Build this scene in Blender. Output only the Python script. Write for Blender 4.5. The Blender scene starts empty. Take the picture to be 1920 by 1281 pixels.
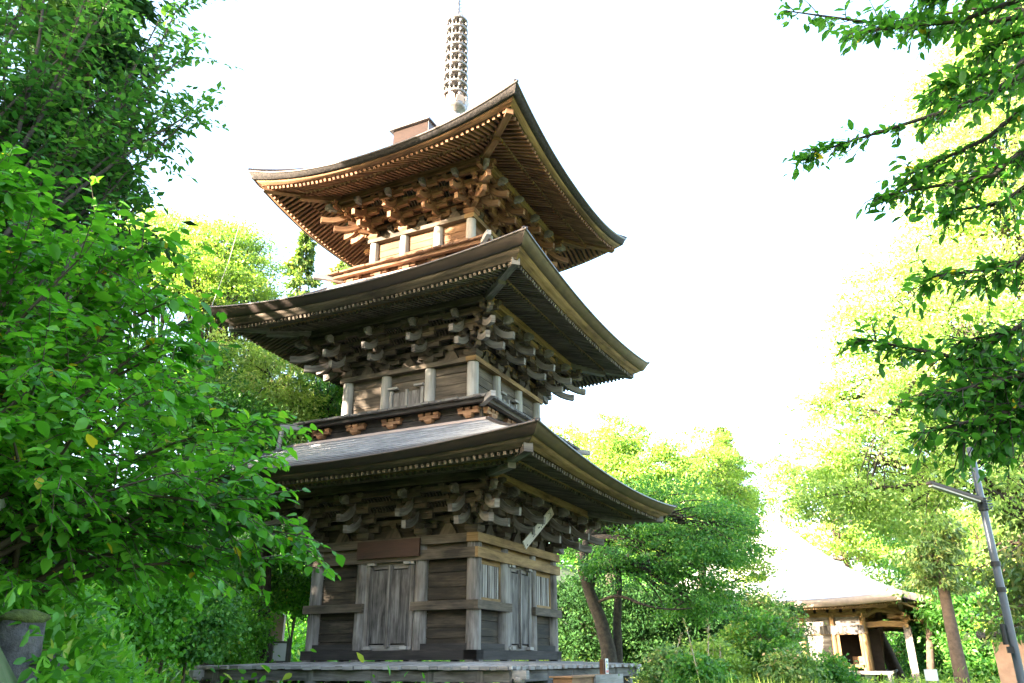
import bpy, math, random
import numpy as np
from mathutils import Vector, Matrix

R = math.radians
SC = bpy.context.scene
COL = SC.collection
rnd = random.Random(7)
rng = np.random.default_rng(11)

# ------------------------------------------------------------------ camera
CF = 1458.903                       # focal length in photo pixels (1920 wide)
CPOS = np.array([10.8915, -18.2406, -0.2184])
YAW, PIT, ROLL = 0.448828, 0.389115, -0.003245
def _basis():
    F = np.array([-math.sin(YAW)*math.cos(PIT), math.cos(YAW)*math.cos(PIT), math.sin(PIT)])
    Rr = np.array([math.cos(YAW), math.sin(YAW), 0.0]); U = np.cross(Rr, F)
    return Rr*math.cos(ROLL)+U*math.sin(ROLL), U*math.cos(ROLL)-Rr*math.sin(ROLL), F
BR, BU, BF = _basis()
cd = bpy.data.cameras.new('camera'); cam = bpy.data.objects.new('camera', cd); COL.objects.link(cam)
cd.sensor_width = 36.0; cd.lens = CF/1920*36; cd.clip_start = 0.05; cd.clip_end = 3000
cam.matrix_world = Matrix(((BR[0], BU[0], -BF[0], CPOS[0]), (BR[1], BU[1], -BF[1], CPOS[1]),
                           (BR[2], BU[2], -BF[2], CPOS[2]), (0, 0, 0, 1)))
SC.camera = cam

# ------------------------------------------------------------------ sky, sun, exposure
SUN = Vector((-0.62, -0.785, 0.235)).normalized()
SUN_EL = math.asin(SUN.z)
SUN_AZ = math.atan2(SUN.x, SUN.y)
W = bpy.data.worlds.new('World'); SC.world = W; W.use_nodes = True
nt = W.node_tree; nt.nodes.clear()
sky = nt.nodes.new('ShaderNodeTexSky'); sky.sky_type = 'NISHITA'; sky.sun_disc = False
sky.sun_elevation = SUN_EL; sky.sun_rotation = SUN_AZ
sky.air_density = 1.0; sky.dust_density = 4.0; sky.ozone_density = 1.0; sky.altitude = 100
bg = nt.nodes.new('ShaderNodeBackground'); bg.inputs['Strength'].default_value = 0.15
wo = nt.nodes.new('ShaderNodeOutputWorld')
nt.links.new(sky.outputs[0], bg.inputs['Color']); nt.links.new(bg.outputs[0], wo.inputs['Surface'])
ld = bpy.data.lights.new('sun', 'SUN'); ld.energy = 5.0; ld.angle = R(0.53); ld.color = (1.0, 0.86, 0.68)
lo = bpy.data.objects.new('sun', ld); COL.objects.link(lo)
lo.rotation_euler = SUN.to_track_quat('Z', 'Y').to_euler()
SC.view_settings.view_transform = 'Standard'; SC.view_settings.look = 'None'
SC.view_settings.gamma = 1.0; SC.view_settings.exposure = 3.6

# ------------------------------------------------------------------ helpers
def at(u, v, D):
    """a world point on the sight line of photo pixel (u, v), D metres away over the ground"""
    d = BF + BR*(u-960)/CF - BU*(v-640.5)/CF
    return CPOS + d*(D/math.hypot(d[0], d[1]))
def smooth(t):
    t = np.clip(t, 0, 1); return t*t*(3-2*t)
def tag(o, label=None, cat=None, group=None, kind=None):
    if label: o['label'] = label
    if cat: o['category'] = cat
    if group: o['group'] = group
    if kind: o['kind'] = kind
    return o
def empty(name, loc, label, cat, group=None):
    o = bpy.data.objects.new(name, None); COL.objects.link(o); o.location = Vector(loc)
    o.empty_display_size = 0.2
    return tag(o, label, cat, group)
def link(name, me, parent=None):
    o = bpy.data.objects.new(name, me); COL.objects.link(o)
    if parent is not None:
        o.parent = parent
        base = Vector((0, 0, 0)); p = parent
        while p is not None:
            base += p.location; p = p.parent
        o.location = -base if False else Vector((0, 0, 0))
        if o.data is not None:
            o.data.transform(Matrix.Translation(-base))
    return o

class MB:
    """collects shapes (world coordinates), builds ONE mesh object; uv runs along the grain"""
    def __init__(s): s.v = []; s.f = []; s.uv = []; s.sm = []; s.fm = []; s.M = Matrix.Identity(4)
    def side(s, k): s.M = Matrix.Rotation(k*math.pi/2, 4, 'Z'); return s
    def add(s, vs, fs, uvs, smooth=False):
        n = len(s.v)
        for p in vs:
            q = s.M @ Vector(p); s.v.append((q.x, q.y, q.z))
        for f, u in zip(fs, uvs):
            s.f.append([i+n for i in f]); s.uv.extend(u); s.sm.append(smooth)
    def bar(s, p0, p1, w, h, up=(0, 0, 1), w1=None, h1=None):
        s.sweep([p0, p1], [w, w1 or w], [h, h1 or h], up)
    def sweep(s, pts, ws, hs, up=(0, 0, 1)):
        pts = [Vector(p) for p in pts]; n = len(pts); upv = Vector(up)
        vs = []; L = [0]
        for i in range(n):
            a = pts[max(i-1, 0)]; b = pts[min(i+1, n-1)]
            d = (b-a).normalized(); x = d.cross(upv)
            if x.length < 1e-4: x = d.cross(Vector((1, 0, 0)))
            x.normalize(); y = x.cross(d).normalized()
            w = ws[i] if hasattr(ws, '__len__') else ws; h = hs[i] if hasattr(hs, '__len__') else hs
            for sx, sy in ((-1, -1), (1, -1), (1, 1), (-1, 1)):
                vs.append(pts[i]+x*(sx*w/2)+y*(sy*h/2))
            if i: L.append(L[-1]+(pts[i]-pts[i-1]).length)
        W0 = ws[0] if hasattr(ws, '__len__') else ws; H0 = hs[0] if hasattr(hs, '__len__') else hs
        ou, ov = rnd.random()*40, rnd.random()*40
        fs = []; us = []
        vv = [0, W0, W0+H0, 2*W0+H0, 2*(W0+H0)]
        for i in range(n-1):
            for j in range(4):
                a = i*4+j; b = i*4+(j+1) % 4
                fs.append((a, b, b+4, a+4))
                us.append([(ou+L[i], ov+vv[j]), (ou+L[i], ov+vv[j+1]), (ou+L[i+1], ov+vv[j+1]), (ou+L[i+1], ov+vv[j])])
        fs.append((3, 2, 1, 0)); us.append([(ou, ov), (ou+.02, ov), (ou+.02, ov+H0), (ou, ov+H0)])
        e = (n-1)*4
        fs.append((e, e+1, e+2, e+3)); us.append([(ou, ov), (ou+.02, ov), (ou+.02, ov+H0), (ou, ov+H0)])
        s.add(vs, fs, us)
    def box(s, c, sz, grain=0):
        c = Vector(c); d = [Vector((1, 0, 0)), Vector((0, 1, 0)), Vector((0, 0, 1))][grain]*(sz[grain]/2)
        if grain == 0: s.bar(c-d, c+d, sz[1], sz[2])
        elif grain == 1: s.bar(c-d, c+d, sz[0], sz[2])
        else: s.bar(c-d, c+d, sz[0], sz[1], up=(0, 1, 0))
    def block(s, c, w, d, h, bot=.62):
        """bearing block: square top half, splayed lower half"""
        x, y, z = c; x += rnd.uniform(-.007, .007); y += rnd.uniform(-.007, .007); w *= rnd.uniform(.92, 1.06); h *= rnd.uniform(.95, 1.03)
        vs = []
        for zz, k in ((0, bot), (.45*h, 1), (h, 1)):
            for sx, sy in ((-1, -1), (1, -1), (1, 1), (-1, 1)):
                vs.append((x+sx*w/2*k, y+sy*d/2*k, z+zz))
        fs = [(3, 2, 1, 0), (8, 9, 10, 11)]; ou, ov = rnd.random()*40, rnd.random()*40
        us = [[(ou, ov), (ou+w, ov), (ou+w, ov+d), (ou, ov+d)]]*2
        for i in range(2):
            for j in range(4):
                a = i*4+j; b = i*4+(j+1) % 4
                fs.append((a, b, b+4, a+4)); us.append([(ou, ov+i*h/2), (ou+w, ov+i*h/2), (ou+w, ov+h), (ou, ov+h)])
        s.add(vs, fs, us)
    def tube(s, pts, rs, n=10, caps=True):
        pts = [Vector(p) for p in pts]; m = len(pts); vs = []; L = [0]
        ref = None
        for i in range(m):
            d = (pts[min(i+1, m-1)]-pts[max(i-1, 0)]).normalized()
            if ref is None:
                ref = d.cross(Vector((0, 0, 1)))
                if ref.length < .05: ref = d.cross(Vector((1, 0, 0)))
            x = (ref-d*ref.dot(d)).normalized(); ref = x; y = d.cross(x)
            r = rs[i] if hasattr(rs, '__len__') else rs
            for j in range(n):
                a = 2*math.pi*j/n; vs.append(pts[i]+x*(r*math.cos(a))+y*(r*math.sin(a)))
            if i: L.append(L[-1]+(pts[i]-pts[i-1]).length)
        r0 = rs[0] if hasattr(rs, '__len__') else rs
        ou, ov = rnd.random()*40, rnd.random()*40
        fs = []; us = []
        for i in range(m-1):
            for j in range(n):
                a = i*n+j; b = i*n+(j+1) % n
                fs.append((a, b, b+n, a+n)); c0 = ov+j/n*6.283*r0; c1 = ov+(j+1)/n*6.283*r0
                us.append([(ou+L[i], c0), (ou+L[i], c1), (ou+L[i+1], c1), (ou+L[i+1], c0)])
        s.add(vs, fs, us, True)
        if caps:
            s.add(vs[:n], [tuple(range(n))[::-1]], [[(ou, ov)]*n]); s.add(vs[-n:], [tuple(range(n))], [[(ou, ov)]*n])
    def lathe(s, c, prof, n=20):
        s.tube([(c[0], c[1], c[2]+z) for r, z in prof], [r for r, z in prof], n)
    def ell(s, c, rx, ry, rz, nu=10, nv=7, noise=0):
        vs = []; fs = []
        for i in range(nv+1):
            t = math.pi*i/nv
            for j in range(nu):
                a = 2*math.pi*j/nu; k = 1+rnd.uniform(-noise, noise)
                vs.append((c[0]+rx*k*math.sin(t)*math.cos(a), c[1]+ry*k*math.sin(t)*math.sin(a), c[2]+rz*k*math.cos(t)))
        ou, ov = rnd.random()*40, rnd.random()*40; us = []
        for i in range(nv):
            for j in range(nu):
                a = i*nu+j; b = i*nu+(j+1) % nu
                fs.append((a, a+nu, b+nu, b)); us.append([(ou+vs[q][2], ov+vs[q][0]+vs[q][1]) for q in (a, a+nu, b+nu, b)])
        s.add(vs, fs, us, True)
    def prism(s, poly, ext):
        """polygon (3-D points, planar) extruded by vector ext"""
        e = Vector(ext); P = [Vector(p) for p in poly]; n = len(P)
        vs = P+[p+e for p in P]; ou, ov = rnd.random()*40, rnd.random()*40
        fs = [tuple(range(n))[::-1], tuple(range(n, 2*n))]
        nrm = e.normalized(); ax = (P[1]-P[0]).normalized(); ay = nrm.cross(ax)
        g = lambda p: (ou+(p-P[0]).dot(ax), ov+(p-P[0]).dot(ay))
        us = [[g(p) for p in P[::-1]], [g(p) for p in P]]
        for i in range(n):
            j = (i+1) % n; fs.append((i, j, j+n, i+n)); l = e.length
            us.append([g(P[i]), g(P[j]), (g(P[j])[0], g(P[j])[1]+l), (g(P[i])[0], g(P[i])[1]+l)])
        s.add(vs, fs, us)
    def grid(s, pts, uvs, smooth=True):
        """pts[i][j] rows of points"""
        n = len(pts); m = len(pts[0]); vs = [p for r in pts for p in r]; fs = []; us = []
        for i in range(n-1):
            for j in range(m-1):
                q = [(i, j), (i, j+1), (i+1, j+1), (i+1, j)]
                fs.append(tuple(a*m+b for a, b in q)); us.append([uvs[a][b] for a, b in q])
        s.add(vs, fs, us, smooth)
    def build(s, name, mat, parent=None):
        me = bpy.data.meshes.new(name); me.from_pydata(s.v, [], s.f)
        l = me.uv_layers.new(name='grain'); l.data.foreach_set('uv', np.array(s.uv, dtype=np.float32).ravel())
        me.polygons.foreach_set('use_smooth', np.array(s.sm, dtype=bool))
        me.materials.append(mat); me.update()
        return link(name, me, parent)

# ------------------------------------------------------------------ materials
def newmat(name):
    m = bpy.data.materials.new(name); m.use_nodes = True; t = m.node_tree; t.nodes.clear()
    out = t.nodes.new('ShaderNodeOutputMaterial'); b = t.nodes.new('ShaderNodeBsdfPrincipled')
    t.links.new(b.outputs[0], out.inputs['Surface']); return m, t, b, out
def ramp(t, stops):
    r = t.nodes.new('ShaderNodeValToRGB'); e = r.color_ramp.elements
    e[0].position, e[0].color = stops[0][0], (*stops[0][1], 1); e[1].position, e[1].color = stops[-1][0], (*stops[-1][1], 1)
    for p, c in stops[1:-1]:
        k = e.new(p); k.color = (*c, 1)
    return r
def noise(t, vec, scale, detail=5, rough=.6, dist=0):
    n = t.nodes.new('ShaderNodeTexNoise'); n.inputs['Scale'].default_value = scale
    n.inputs['Detail'].default_value = detail; n.inputs['Roughness'].default_value = rough; n.inputs['Distortion'].default_value = dist
    if vec is not None: t.links.new(vec, n.inputs['Vector'])
    return n
def mapping(t, vec, sc):
    m = t.nodes.new('ShaderNodeMapping'); m.inputs['Scale'].default_value = sc; t.links.new(vec, m.inputs['Vector']); return m.outputs[0]
def wood(name, dark, mid, light, rough=.8, grain=26, blot=1.3, bump=.35):
    m, t, b, out = newmat(name)
    tc = t.nodes.new('ShaderNodeTexCoord')
    v1 = mapping(t, tc.outputs['UV'], (1.1, grain, 1)); n1 = noise(t, v1, 1.0, 6, .65, .8)
    v2 = mapping(t, tc.outputs['UV'], (.6, 2.2, 1)); n2 = noise(t, v2, blot, 4, .6, .4)
    n3 = noise(t, tc.outputs['Object'], .9, 4, .6)
    a = t.nodes.new('ShaderNodeMath'); a.operation = 'MULTIPLY_ADD'; a.inputs[1].default_value = .42
    t.links.new(n1.outputs['Fac'], a.inputs[0])
    c2 = t.nodes.new('ShaderNodeMath'); c2.operation = 'MULTIPLY_ADD'; c2.inputs[1].default_value = .62
    t.links.new(n2.outputs['Fac'], c2.inputs[0])
    c3 = t.nodes.new('ShaderNodeMath'); c3.operation = 'MULTIPLY'; c3.inputs[1].default_value = .21
    t.links.new(n3.outputs['Fac'], c3.inputs[0]); t.links.new(c3.outputs[0], c2.inputs[2]); t.links.new(c2.outputs[0], a.inputs[2])
    r = ramp(t, [(.50, dark), (.625, mid), (.77, light)])
    t.links.new(a.outputs[0], r.inputs['Fac']); t.links.new(r.outputs['Color'], b.inputs['Base Color'])
    b.inputs['Roughness'].default_value = rough
    bp = t.nodes.new('ShaderNodeBump'); bp.inputs['Strength'].default_value = bump; bp.inputs['Distance'].default_value = .012
    t.links.new(n1.outputs['Fac'], bp.inputs['Height']); t.links.new(bp.outputs['Normal'], b.inputs['Normal'])
    return m
M = {}
M['column'] = wood('weathered grey column wood', (.052, .042, .036), (.165, .143, .130), (.285, .26, .242), .8, 18)
M['pale'] = wood('silvery bleached wood', (0.186, 0.167, 0.155), (0.291, 0.267, 0.248), (0.384, 0.360, 0.335), .8, 20)
M['door'] = wood('grey door planks', (.024, .020, .019), (.102, .089, .084), (.23, .212, .203), .8, 16, 1.6)
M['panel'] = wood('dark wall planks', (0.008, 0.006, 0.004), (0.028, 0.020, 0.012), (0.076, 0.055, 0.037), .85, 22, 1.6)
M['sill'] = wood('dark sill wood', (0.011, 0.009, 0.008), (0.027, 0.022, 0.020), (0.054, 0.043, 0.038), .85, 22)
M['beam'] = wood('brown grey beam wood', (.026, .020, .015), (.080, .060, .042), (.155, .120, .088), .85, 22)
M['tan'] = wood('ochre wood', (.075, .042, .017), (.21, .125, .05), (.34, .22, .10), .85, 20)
M['amber'] = wood('reddish amber cedar', (.06, .025, .010), (.125, .058, .026), (.20, .105, .052), .85, 20)
M['bracket'] = wood('old bracket wood', (0.025, 0.018, 0.013), (0.073, 0.053, 0.037), (0.132, 0.100, 0.072), .85, 20)
M['bracket_red'] = wood('warm bracket wood', (.062, .026, .011), (.185, .088, .040), (.30, .17, .09), .85, 20)  # redder, so the bounced glow under the top eaves sits in the colour
M['rafter'] = wood('rafter wood', (.035, .026, .018), (.10, .076, .054), (.175, .14, .105), .85, 20)
M['rafter_red'] = wood('reddish rafter wood', (.06, .024, .011), (.17, .075, .035), (.27, .15, .08), .85, 20)  # top storey eave glow put into the rafter colour
M['bounce_tan'] = wood('lighter ochre wood', (.16, .09, .035), (.36, .22, .095), (.46, .31, .15), .8, 18)  # newer wood, lightened further to carry warm bounced light in its colour
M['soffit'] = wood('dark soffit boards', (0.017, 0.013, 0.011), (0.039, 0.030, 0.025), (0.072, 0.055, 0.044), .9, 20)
M['plaque'] = wood('red brown plaque wood', (0.019, 0.007, 0.004), (0.041, 0.014, 0.009), (0.066, 0.025, 0.015), .6, 30)
M['plank'] = wood('new pale plank', (0.315, 0.270, 0.210), (0.413, 0.367, 0.300), (0.480, 0.435, 0.367), .75, 24)
M['boxwood'] = wood('orange box wood', (0.160, 0.072, 0.028), (0.272, 0.136, 0.056), (0.368, 0.208, 0.104), .7, 20)
M['deck'] = wood('bleached deck planks', (.13, .115, .108), (.30, .275, .26), (.46, .43, .42), .85, 18)
M['post'] = wood('grey post wood', (0.039, 0.033, 0.028), (0.105, 0.094, 0.083), (0.198, 0.182, 0.165), .85, 20)

def plain(name, col, rough=.6, metal=0, nz=.25, scale=6, bump=0):
    m, t, b, out = newmat(name); tc = t.nodes.new('ShaderNodeTexCoord')
    n = noise(t, tc.outputs['Object'], scale, 6, .65)
    r = ramp(t, [(.3, tuple(c*(1-nz) for c in col)), (.7, tuple(min(1, c*(1+nz)) for c in col))])
    t.links.new(n.outputs['Fac'], r.inputs['Fac']); t.links.new(r.outputs['Color'], b.inputs['Base Color'])
    b.inputs['Roughness'].default_value = rough; b.inputs['Metallic'].default_value = metal
    if bump:
        bp = t.nodes.new('ShaderNodeBump'); bp.inputs['Strength'].default_value = bump; bp.inputs['Distance'].default_value = .03
        t.links.new(n.outputs['Fac'], bp.inputs['Height']); t.links.new(bp.outputs['Normal'], b.inputs['Normal'])
    return m
def roofmat(name, c0, c1, rough, course, metal=0.0, tint=None):
    """sheet roofing laid in courses; uv.y is metres up the slope"""
    m, t, b, out = newmat(name); tc = t.nodes.new('ShaderNodeTexCoord')
    sep = t.nodes.new('ShaderNodeSeparateXYZ'); t.links.new(tc.outputs['UV'], sep.inputs[0])
    d = t.nodes.new('ShaderNodeMath'); d.operation = 'MULTIPLY'; d.inputs[1].default_value = 1/course; t.links.new(sep.outputs['Y'], d.inputs[0])
    f = t.nodes.new('ShaderNodeMath'); f.operation = 'FRACT'; t.links.new(d.outputs[0], f.inputs[0])
    n = noise(t, mapping(t, tc.outputs['UV'], (.8, 3, 1)), 2.0, 5, .65)
    r = ramp(t, [(.3, c0), (.7, c1)]); t.links.new(n.outputs['Fac'], r.inputs['Fac'])
    g = ramp(t, [(0, (.25, .25, .27)), (.16, (.35, .35, .37)), (.24, (1, 1, 1)), (1, (1, 1, 1))]); t.links.new(f.outputs[0], g.inputs['Fac'])
    mx = t.nodes.new('ShaderNodeMix'); mx.data_type = 'RGBA'; mx.blend_type = 'MULTIPLY'; mx.inputs[0].default_value = 1
    t.links.new(r.outputs['Color'], mx.inputs[6]); t.links.new(g.outputs['Color'], mx.inputs[7]); t.links.new(mx.outputs[2], b.inputs['Base Color'])
    b.inputs['Roughness'].default_value = rough; b.inputs['Metallic'].default_value = metal
    bp = t.nodes.new('ShaderNodeBump'); bp.inputs['Strength'].default_value = .8; bp.inputs['Distance'].default_value = .015
    t.links.new(f.outputs[0], bp.inputs['Height']); t.links.new(bp.outputs['Normal'], b.inputs['Normal'])
    return m
M['roof'] = roofmat('blue grey sheet roofing', (.11, .115, .13), (.35, .355, .38), .30, .21)
M['hallroof'] = roofmat('pale copper hall roof', (.62, .57, .54), (.76, .72, .69), .5, .30)
M['copper'] = plain('brown copper flashing', (.055, .042, .037), .45, .0, .25, 3)
M['fascia'] = plain('brown fascia sheet', (.042, .030, .025), .55, 0, .2, 2)
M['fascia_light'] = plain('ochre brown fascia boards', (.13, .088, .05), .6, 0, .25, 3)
M['bark_eave'] = plain('weathered bark eave edge', (.030, .024, .022), .9, 0, .85, 14, .6)
M['flash'] = plain('pinkish flashing', (.42, .31, .26), .5, 0, .15, 3)
M['steel'] = plain('grey painted steel', (.095, .11, .14), .35, .3, .06, 4)
M['black'] = plain('black band', (.015, .015, .016), .5, 0, .1)
M['lampcover'] = plain('cream lamp cover', (.55, .50, .40), .4, 0, .08)
M['lampback'] = plain('dark lamp housing', (.07, .05, .04), .5, 0, .1)
M['white'] = plain('white board', (.72, .73, .72), .5, 0, .03)
M['finial'] = plain('weathered bronze finial', (.22, .20, .20), .42, .35, .5, 9)
M['verdigris'] = plain('pale verdigris bronze', (.36, .42, .44), .5, .3, .2, 8)
M['bark'] = plain('tree bark', (.048, .038, .028), .95, 0, .6, 7, 1.0)
M['twig'] = plain('twig bark', (.10, .075, .05), .9, 0, .3, 5)
M['cedarbark'] = plain('cedar bark', (.085, .058, .042), .95, 0, .4, 6, .8)
M['moss'] = plain('moss', (.075, .095, .018), 1, 0, .5, 20, 1)
M['stone'] = plain('grey stone', (.075, .068, .066), .95, 0, .6, 14, .9)
M['pinkstone'] = plain('pinkish grave stone', (.36, .27, .23), .9, 0, .2, 8, .4)
M['earthwall'] = plain('reddish earth plaster', (.50, .30, .21), .9, 0, .2, 3, .4)
M['interior'] = plain('dark interior boards', (.045, .03, .022), .9, 0, .3, 3)
M['redband'] = plain('red print', (.62, .22, .20), .6, 0, .05)
M['yellowprint'] = plain('yellow print', (.68, .60, .10), .6, 0, .05)
M['ink'] = plain('ink', (.03, .028, .03), .7, 0, .1)
M['hatchwood'] = plain('dark red brown wood', (.016, .0055, .003), .95, 0, .3, 5)
M['wire'] = plain('thin steel rod', (.30, .28, .27), .5, .3, .1)

def leafmat(name, stops, trans=.35, tcol=None, rough=.42, gloss=.4):
    """per-leaf tone comes from a face attribute; thin leaf = diffuse + translucent"""
    m, t, b, out = newmat(name)
    a = t.nodes.new('ShaderNodeAttribute'); a.attribute_name = 'tone'
    r = ramp(t, stops); t.links.new(a.outputs['Fac'], r.inputs['Fac'])
    t.links.new(r.outputs['Color'], b.inputs['Base Color']); b.inputs['Roughness'].default_value = rough
    b.inputs['Specular IOR Level'].default_value = gloss
    tr = t.nodes.new('ShaderNodeBsdfTranslucent')
    hs = t.nodes.new('ShaderNodeMix'); hs.data_type = 'RGBA'; hs.blend_type = 'MULTIPLY'; hs.inputs[0].default_value = 1
    t.links.new(r.outputs['Color'], hs.inputs[6]); hs.inputs[7].default_value = (*(tcol or (1.5, 1.6, .7)), 1)
    t.links.new(hs.outputs[2], tr.inputs['Color'])
    mx = t.nodes.new('ShaderNodeMixShader'); mx.inputs[0].default_value = trans
    t.links.new(b.outputs[0], mx.inputs[1]); t.links.new(tr.outputs[0], mx.inputs[2]); t.links.new(mx.outputs[0], out.inputs['Surface'])
    return m
G = lambda r, g, b: (r, g, b)
L = {}
L['shrub'] = leafmat('large leaf green', [(0, G(0.037, 0.134, 0.015)), (.45, G(0.091, 0.293, 0.024)), (.85, G(0.171, 0.415, 0.037)), (.95, G(0.268, 0.439, 0.043)), (1, G(0.610, 0.439, 0.037))], 0.45)
L['dark'] = leafmat('deep green leaf', [(0, G(0.025, 0.089, 0.027)), (.5, G(0.056, 0.186, 0.040)), (1, G(0.134, 0.303, 0.056))], 0.4)
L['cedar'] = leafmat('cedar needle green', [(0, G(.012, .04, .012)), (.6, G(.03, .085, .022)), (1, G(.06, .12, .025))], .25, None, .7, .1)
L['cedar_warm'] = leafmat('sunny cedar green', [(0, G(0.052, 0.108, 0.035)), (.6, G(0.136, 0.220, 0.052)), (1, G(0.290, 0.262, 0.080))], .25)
L['yellowgreen'] = leafmat('yellow green leaf', [(0, G(0.106, 0.202, 0.040)), (.5, G(0.226, 0.358, 0.064)), (.9, G(0.370, 0.478, 0.100)), (1, G(0.550, 0.490, 0.118))], 0.42)
L['midgreen'] = leafmat('mid green leaf', [(0, G(0.034, 0.123, 0.025)), (.5, G(0.084, 0.235, 0.039)), (.9, G(0.168, 0.347, 0.056)), (1, G(0.336, 0.358, 0.067))], 0.42)
L['pale'] = leafmat('pale sunlit leaf', [(0, G(0.170, 0.283, 0.076)), (.5, G(0.333, 0.470, 0.132)), (.9, G(0.483, 0.595, 0.195)), (1, G(0.620, 0.495, 0.245))], 0.42)
L['cherry'] = leafmat('cherry leaf', [(0, G(0.027, 0.106, 0.022)), (.5, G(0.069, 0.213, 0.031)), (.93, G(0.138, 0.312, 0.044)), (.97, G(0.562, 0.388, 0.037)), (1, G(0.620, 0.413, 0.037))], .55)
L['maple'] = leafmat('maple leaf', [(0, G(0.065, 0.156, 0.039)), (.5, G(0.143, 0.260, 0.065)), (.85, G(0.286, 0.351, 0.104)), (1, G(0.546, 0.351, 0.208))], .35)
L['grass'] = leafmat('undergrowth green', [(0, G(.04, .15, .015)), (.5, G(.10, .30, .025)), (.9, G(.18, .42, .04)), (1, G(.34, .40, .07))], 0.42)
L['plume'] = leafmat('pampas straw', [(0, G(.30, .26, .08)), (.5, G(.42, .36, .14)), (1, G(.55, .44, .24))], .4, (1, 1, 1))

# ------------------------------------------------------------------ leaves (numpy)
def unit(a): return a/np.maximum(np.linalg.norm(a, axis=1, keepdims=True), 1e-9)
SHAPES = {
 'rhomb': (np.array([(0, 0, 0), (.45, .5, .06), (1, 0, 0), (.45, -.5, .06)]), [(0, 1, 2, 3)]),
 'leaf': (np.array([(0, 0, 0), (.18, .36, .05), (.5, .5, .08), (.82, .24, .02), (1, 0, -.06), (.82, -.24, .02), (.5, -.5, .08), (.18, -.36, .05), (.5, 0, -.02)]),
          [(0, 8, 2, 1), (8, 4, 3, 2), (0, 7, 6, 8), (8, 6, 5, 4)]),
 'blade': (np.array([(0, .5, 0), (.5, .4, .06), (1, 0, 0), (.5, -.4, .06), (0, -.5, 0)]), [(0, 1, 3, 4), (1, 2, 3)]),
}
def leaf_object(name, P, D, N, Lg, Wd, mat, parent=None, shape='rhomb', tone=None, bias=0.0):
    n = len(P); D = unit(D); S = unit(np.cross(N, D)); N = np.cross(D, S)
    V, F = SHAPES[shape]; k = len(V)
    vs = (P[:, None, :] + D[:, None, :]*(V[None, :, 0:1]*Lg[:, None, None]) + S[:, None, :]*(V[None, :, 1:2]*Wd[:, None, None])
          + N[:, None, :]*(V[None, :, 2:3]*Lg[:, None, None])).reshape(-1, 3)
    fl = np.concatenate([np.array(f) for f in F]); sizes = np.array([len(f) for f in F])
    loops = (np.arange(n)[:, None]*k + fl[None, :]).ravel()
    tot = np.tile(sizes, n); start = np.concatenate([[0], np.cumsum(tot)[:-1]])
    me = bpy.data.meshes.new(name)
    me.vertices.add(len(vs)); me.vertices.foreach_set('co', vs.astype(np.float32).ravel())
    me.loops.add(len(loops)); me.loops.foreach_set('vertex_index', loops.astype(np.int32))
    me.polygons.add(len(tot)); me.polygons.foreach_set('loop_start', start.astype(np.int32)); me.polygons.foreach_set('loop_total', tot.astype(np.int32))
    if tone is None: tone = rng.random(n)
    at_ = me.attributes.new('tone', 'FLOAT', 'FACE'); at_.data.foreach_set('value', np.repeat(np.clip(tone+bias, 0, 1), len(F)).astype(np.float32))
    me.update(calc_edges=True); me.materials.append(mat)
    return link(name, me, parent)
def rv(n, s=1.0): return rng.normal(size=(n, 3))*s

# ------------------------------------------------------------------ ground
def ground_z(x, y):
    x = np.asarray(x, float); y = np.asarray(y, float)
    z = np.full(np.broadcast(x, y).shape, -1.85)
    a = (x-CPOS[0])*math.cos(YAW)+(y-CPOS[1])*math.sin(YAW)
    b = -(x-CPOS[0])*math.sin(YAW)+(y-CPOS[1])*math.cos(YAW)
    bank = np.where(b > 0, 1.8*smooth((-a-.30*b)/(.2*np.abs(b)+.6)), 1.8*smooth((-a-.3)/1.2))+.10*np.clip(-a-2, 0, 12)   # bank on the left of the path
    z = z + bank*(1-smooth((b-9.5)/5.0))
    t = -.95*(x+6)+.2*(y-2.0)                                  # wooded slope behind on the left
    z = z + np.minimum(.36*np.logaddexp(0, t*.9)/.9, 13)
    z = z + .10*np.sin(x*.9+1)*np.cos(y*.7)+.05*np.sin(x*2.3)*np.sin(y*1.9+2)
    far = np.hypot(x, y)
    z = z - .0*far
    return z
def gz(x, y): return float(ground_z(x, y))
def ground_pt(u, v, D):
    p = at(u, v, D); return np.array([p[0], p[1], gz(p[0], p[1])])
def make_ground():
    g = np.sinh(np.linspace(-4.6, 4.6, 190))/math.sinh(4.6)*700
    X, Y = np.meshgrid(g, g); X = X+4; Y = Y-6
    Z = ground_z(X, Y); n = len(g)
    vs = np.stack([X, Y, Z], -1).reshape(-1, 3)
    i = np.arange(n*n).reshape(n, n)
    q = np.stack([i[:-1, :-1], i[:-1, 1:], i[1:, 1:], i[1:, :-1]], -1).reshape(-1, 4)
    me = bpy.data.meshes.new('ground'); me.from_pydata(vs.tolist(), [], q.tolist())
    me.polygons.foreach_set('use_smooth', np.ones(len(q), bool))
    m, t, b, out = newmat('mossy earth'); tc = t.nodes.new('ShaderNodeTexCoord')
    n1 = noise(t, tc.outputs['Object'], .8, 8, .7)
    r = ramp(t, [(.3, (.05, .06, .022)), (.5, (.06, .095, .025)), (.7, (.13, .11, .07))]); t.links.new(n1.outputs['Fac'], r.inputs['Fac'])
    t.links.new(r.outputs['Color'], b.inputs['Base Color']); b.inputs['Roughness'].default_value = .95
    me.materials.append(m)
    tag(link('ground', me), kind='structure')
make_ground()

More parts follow.
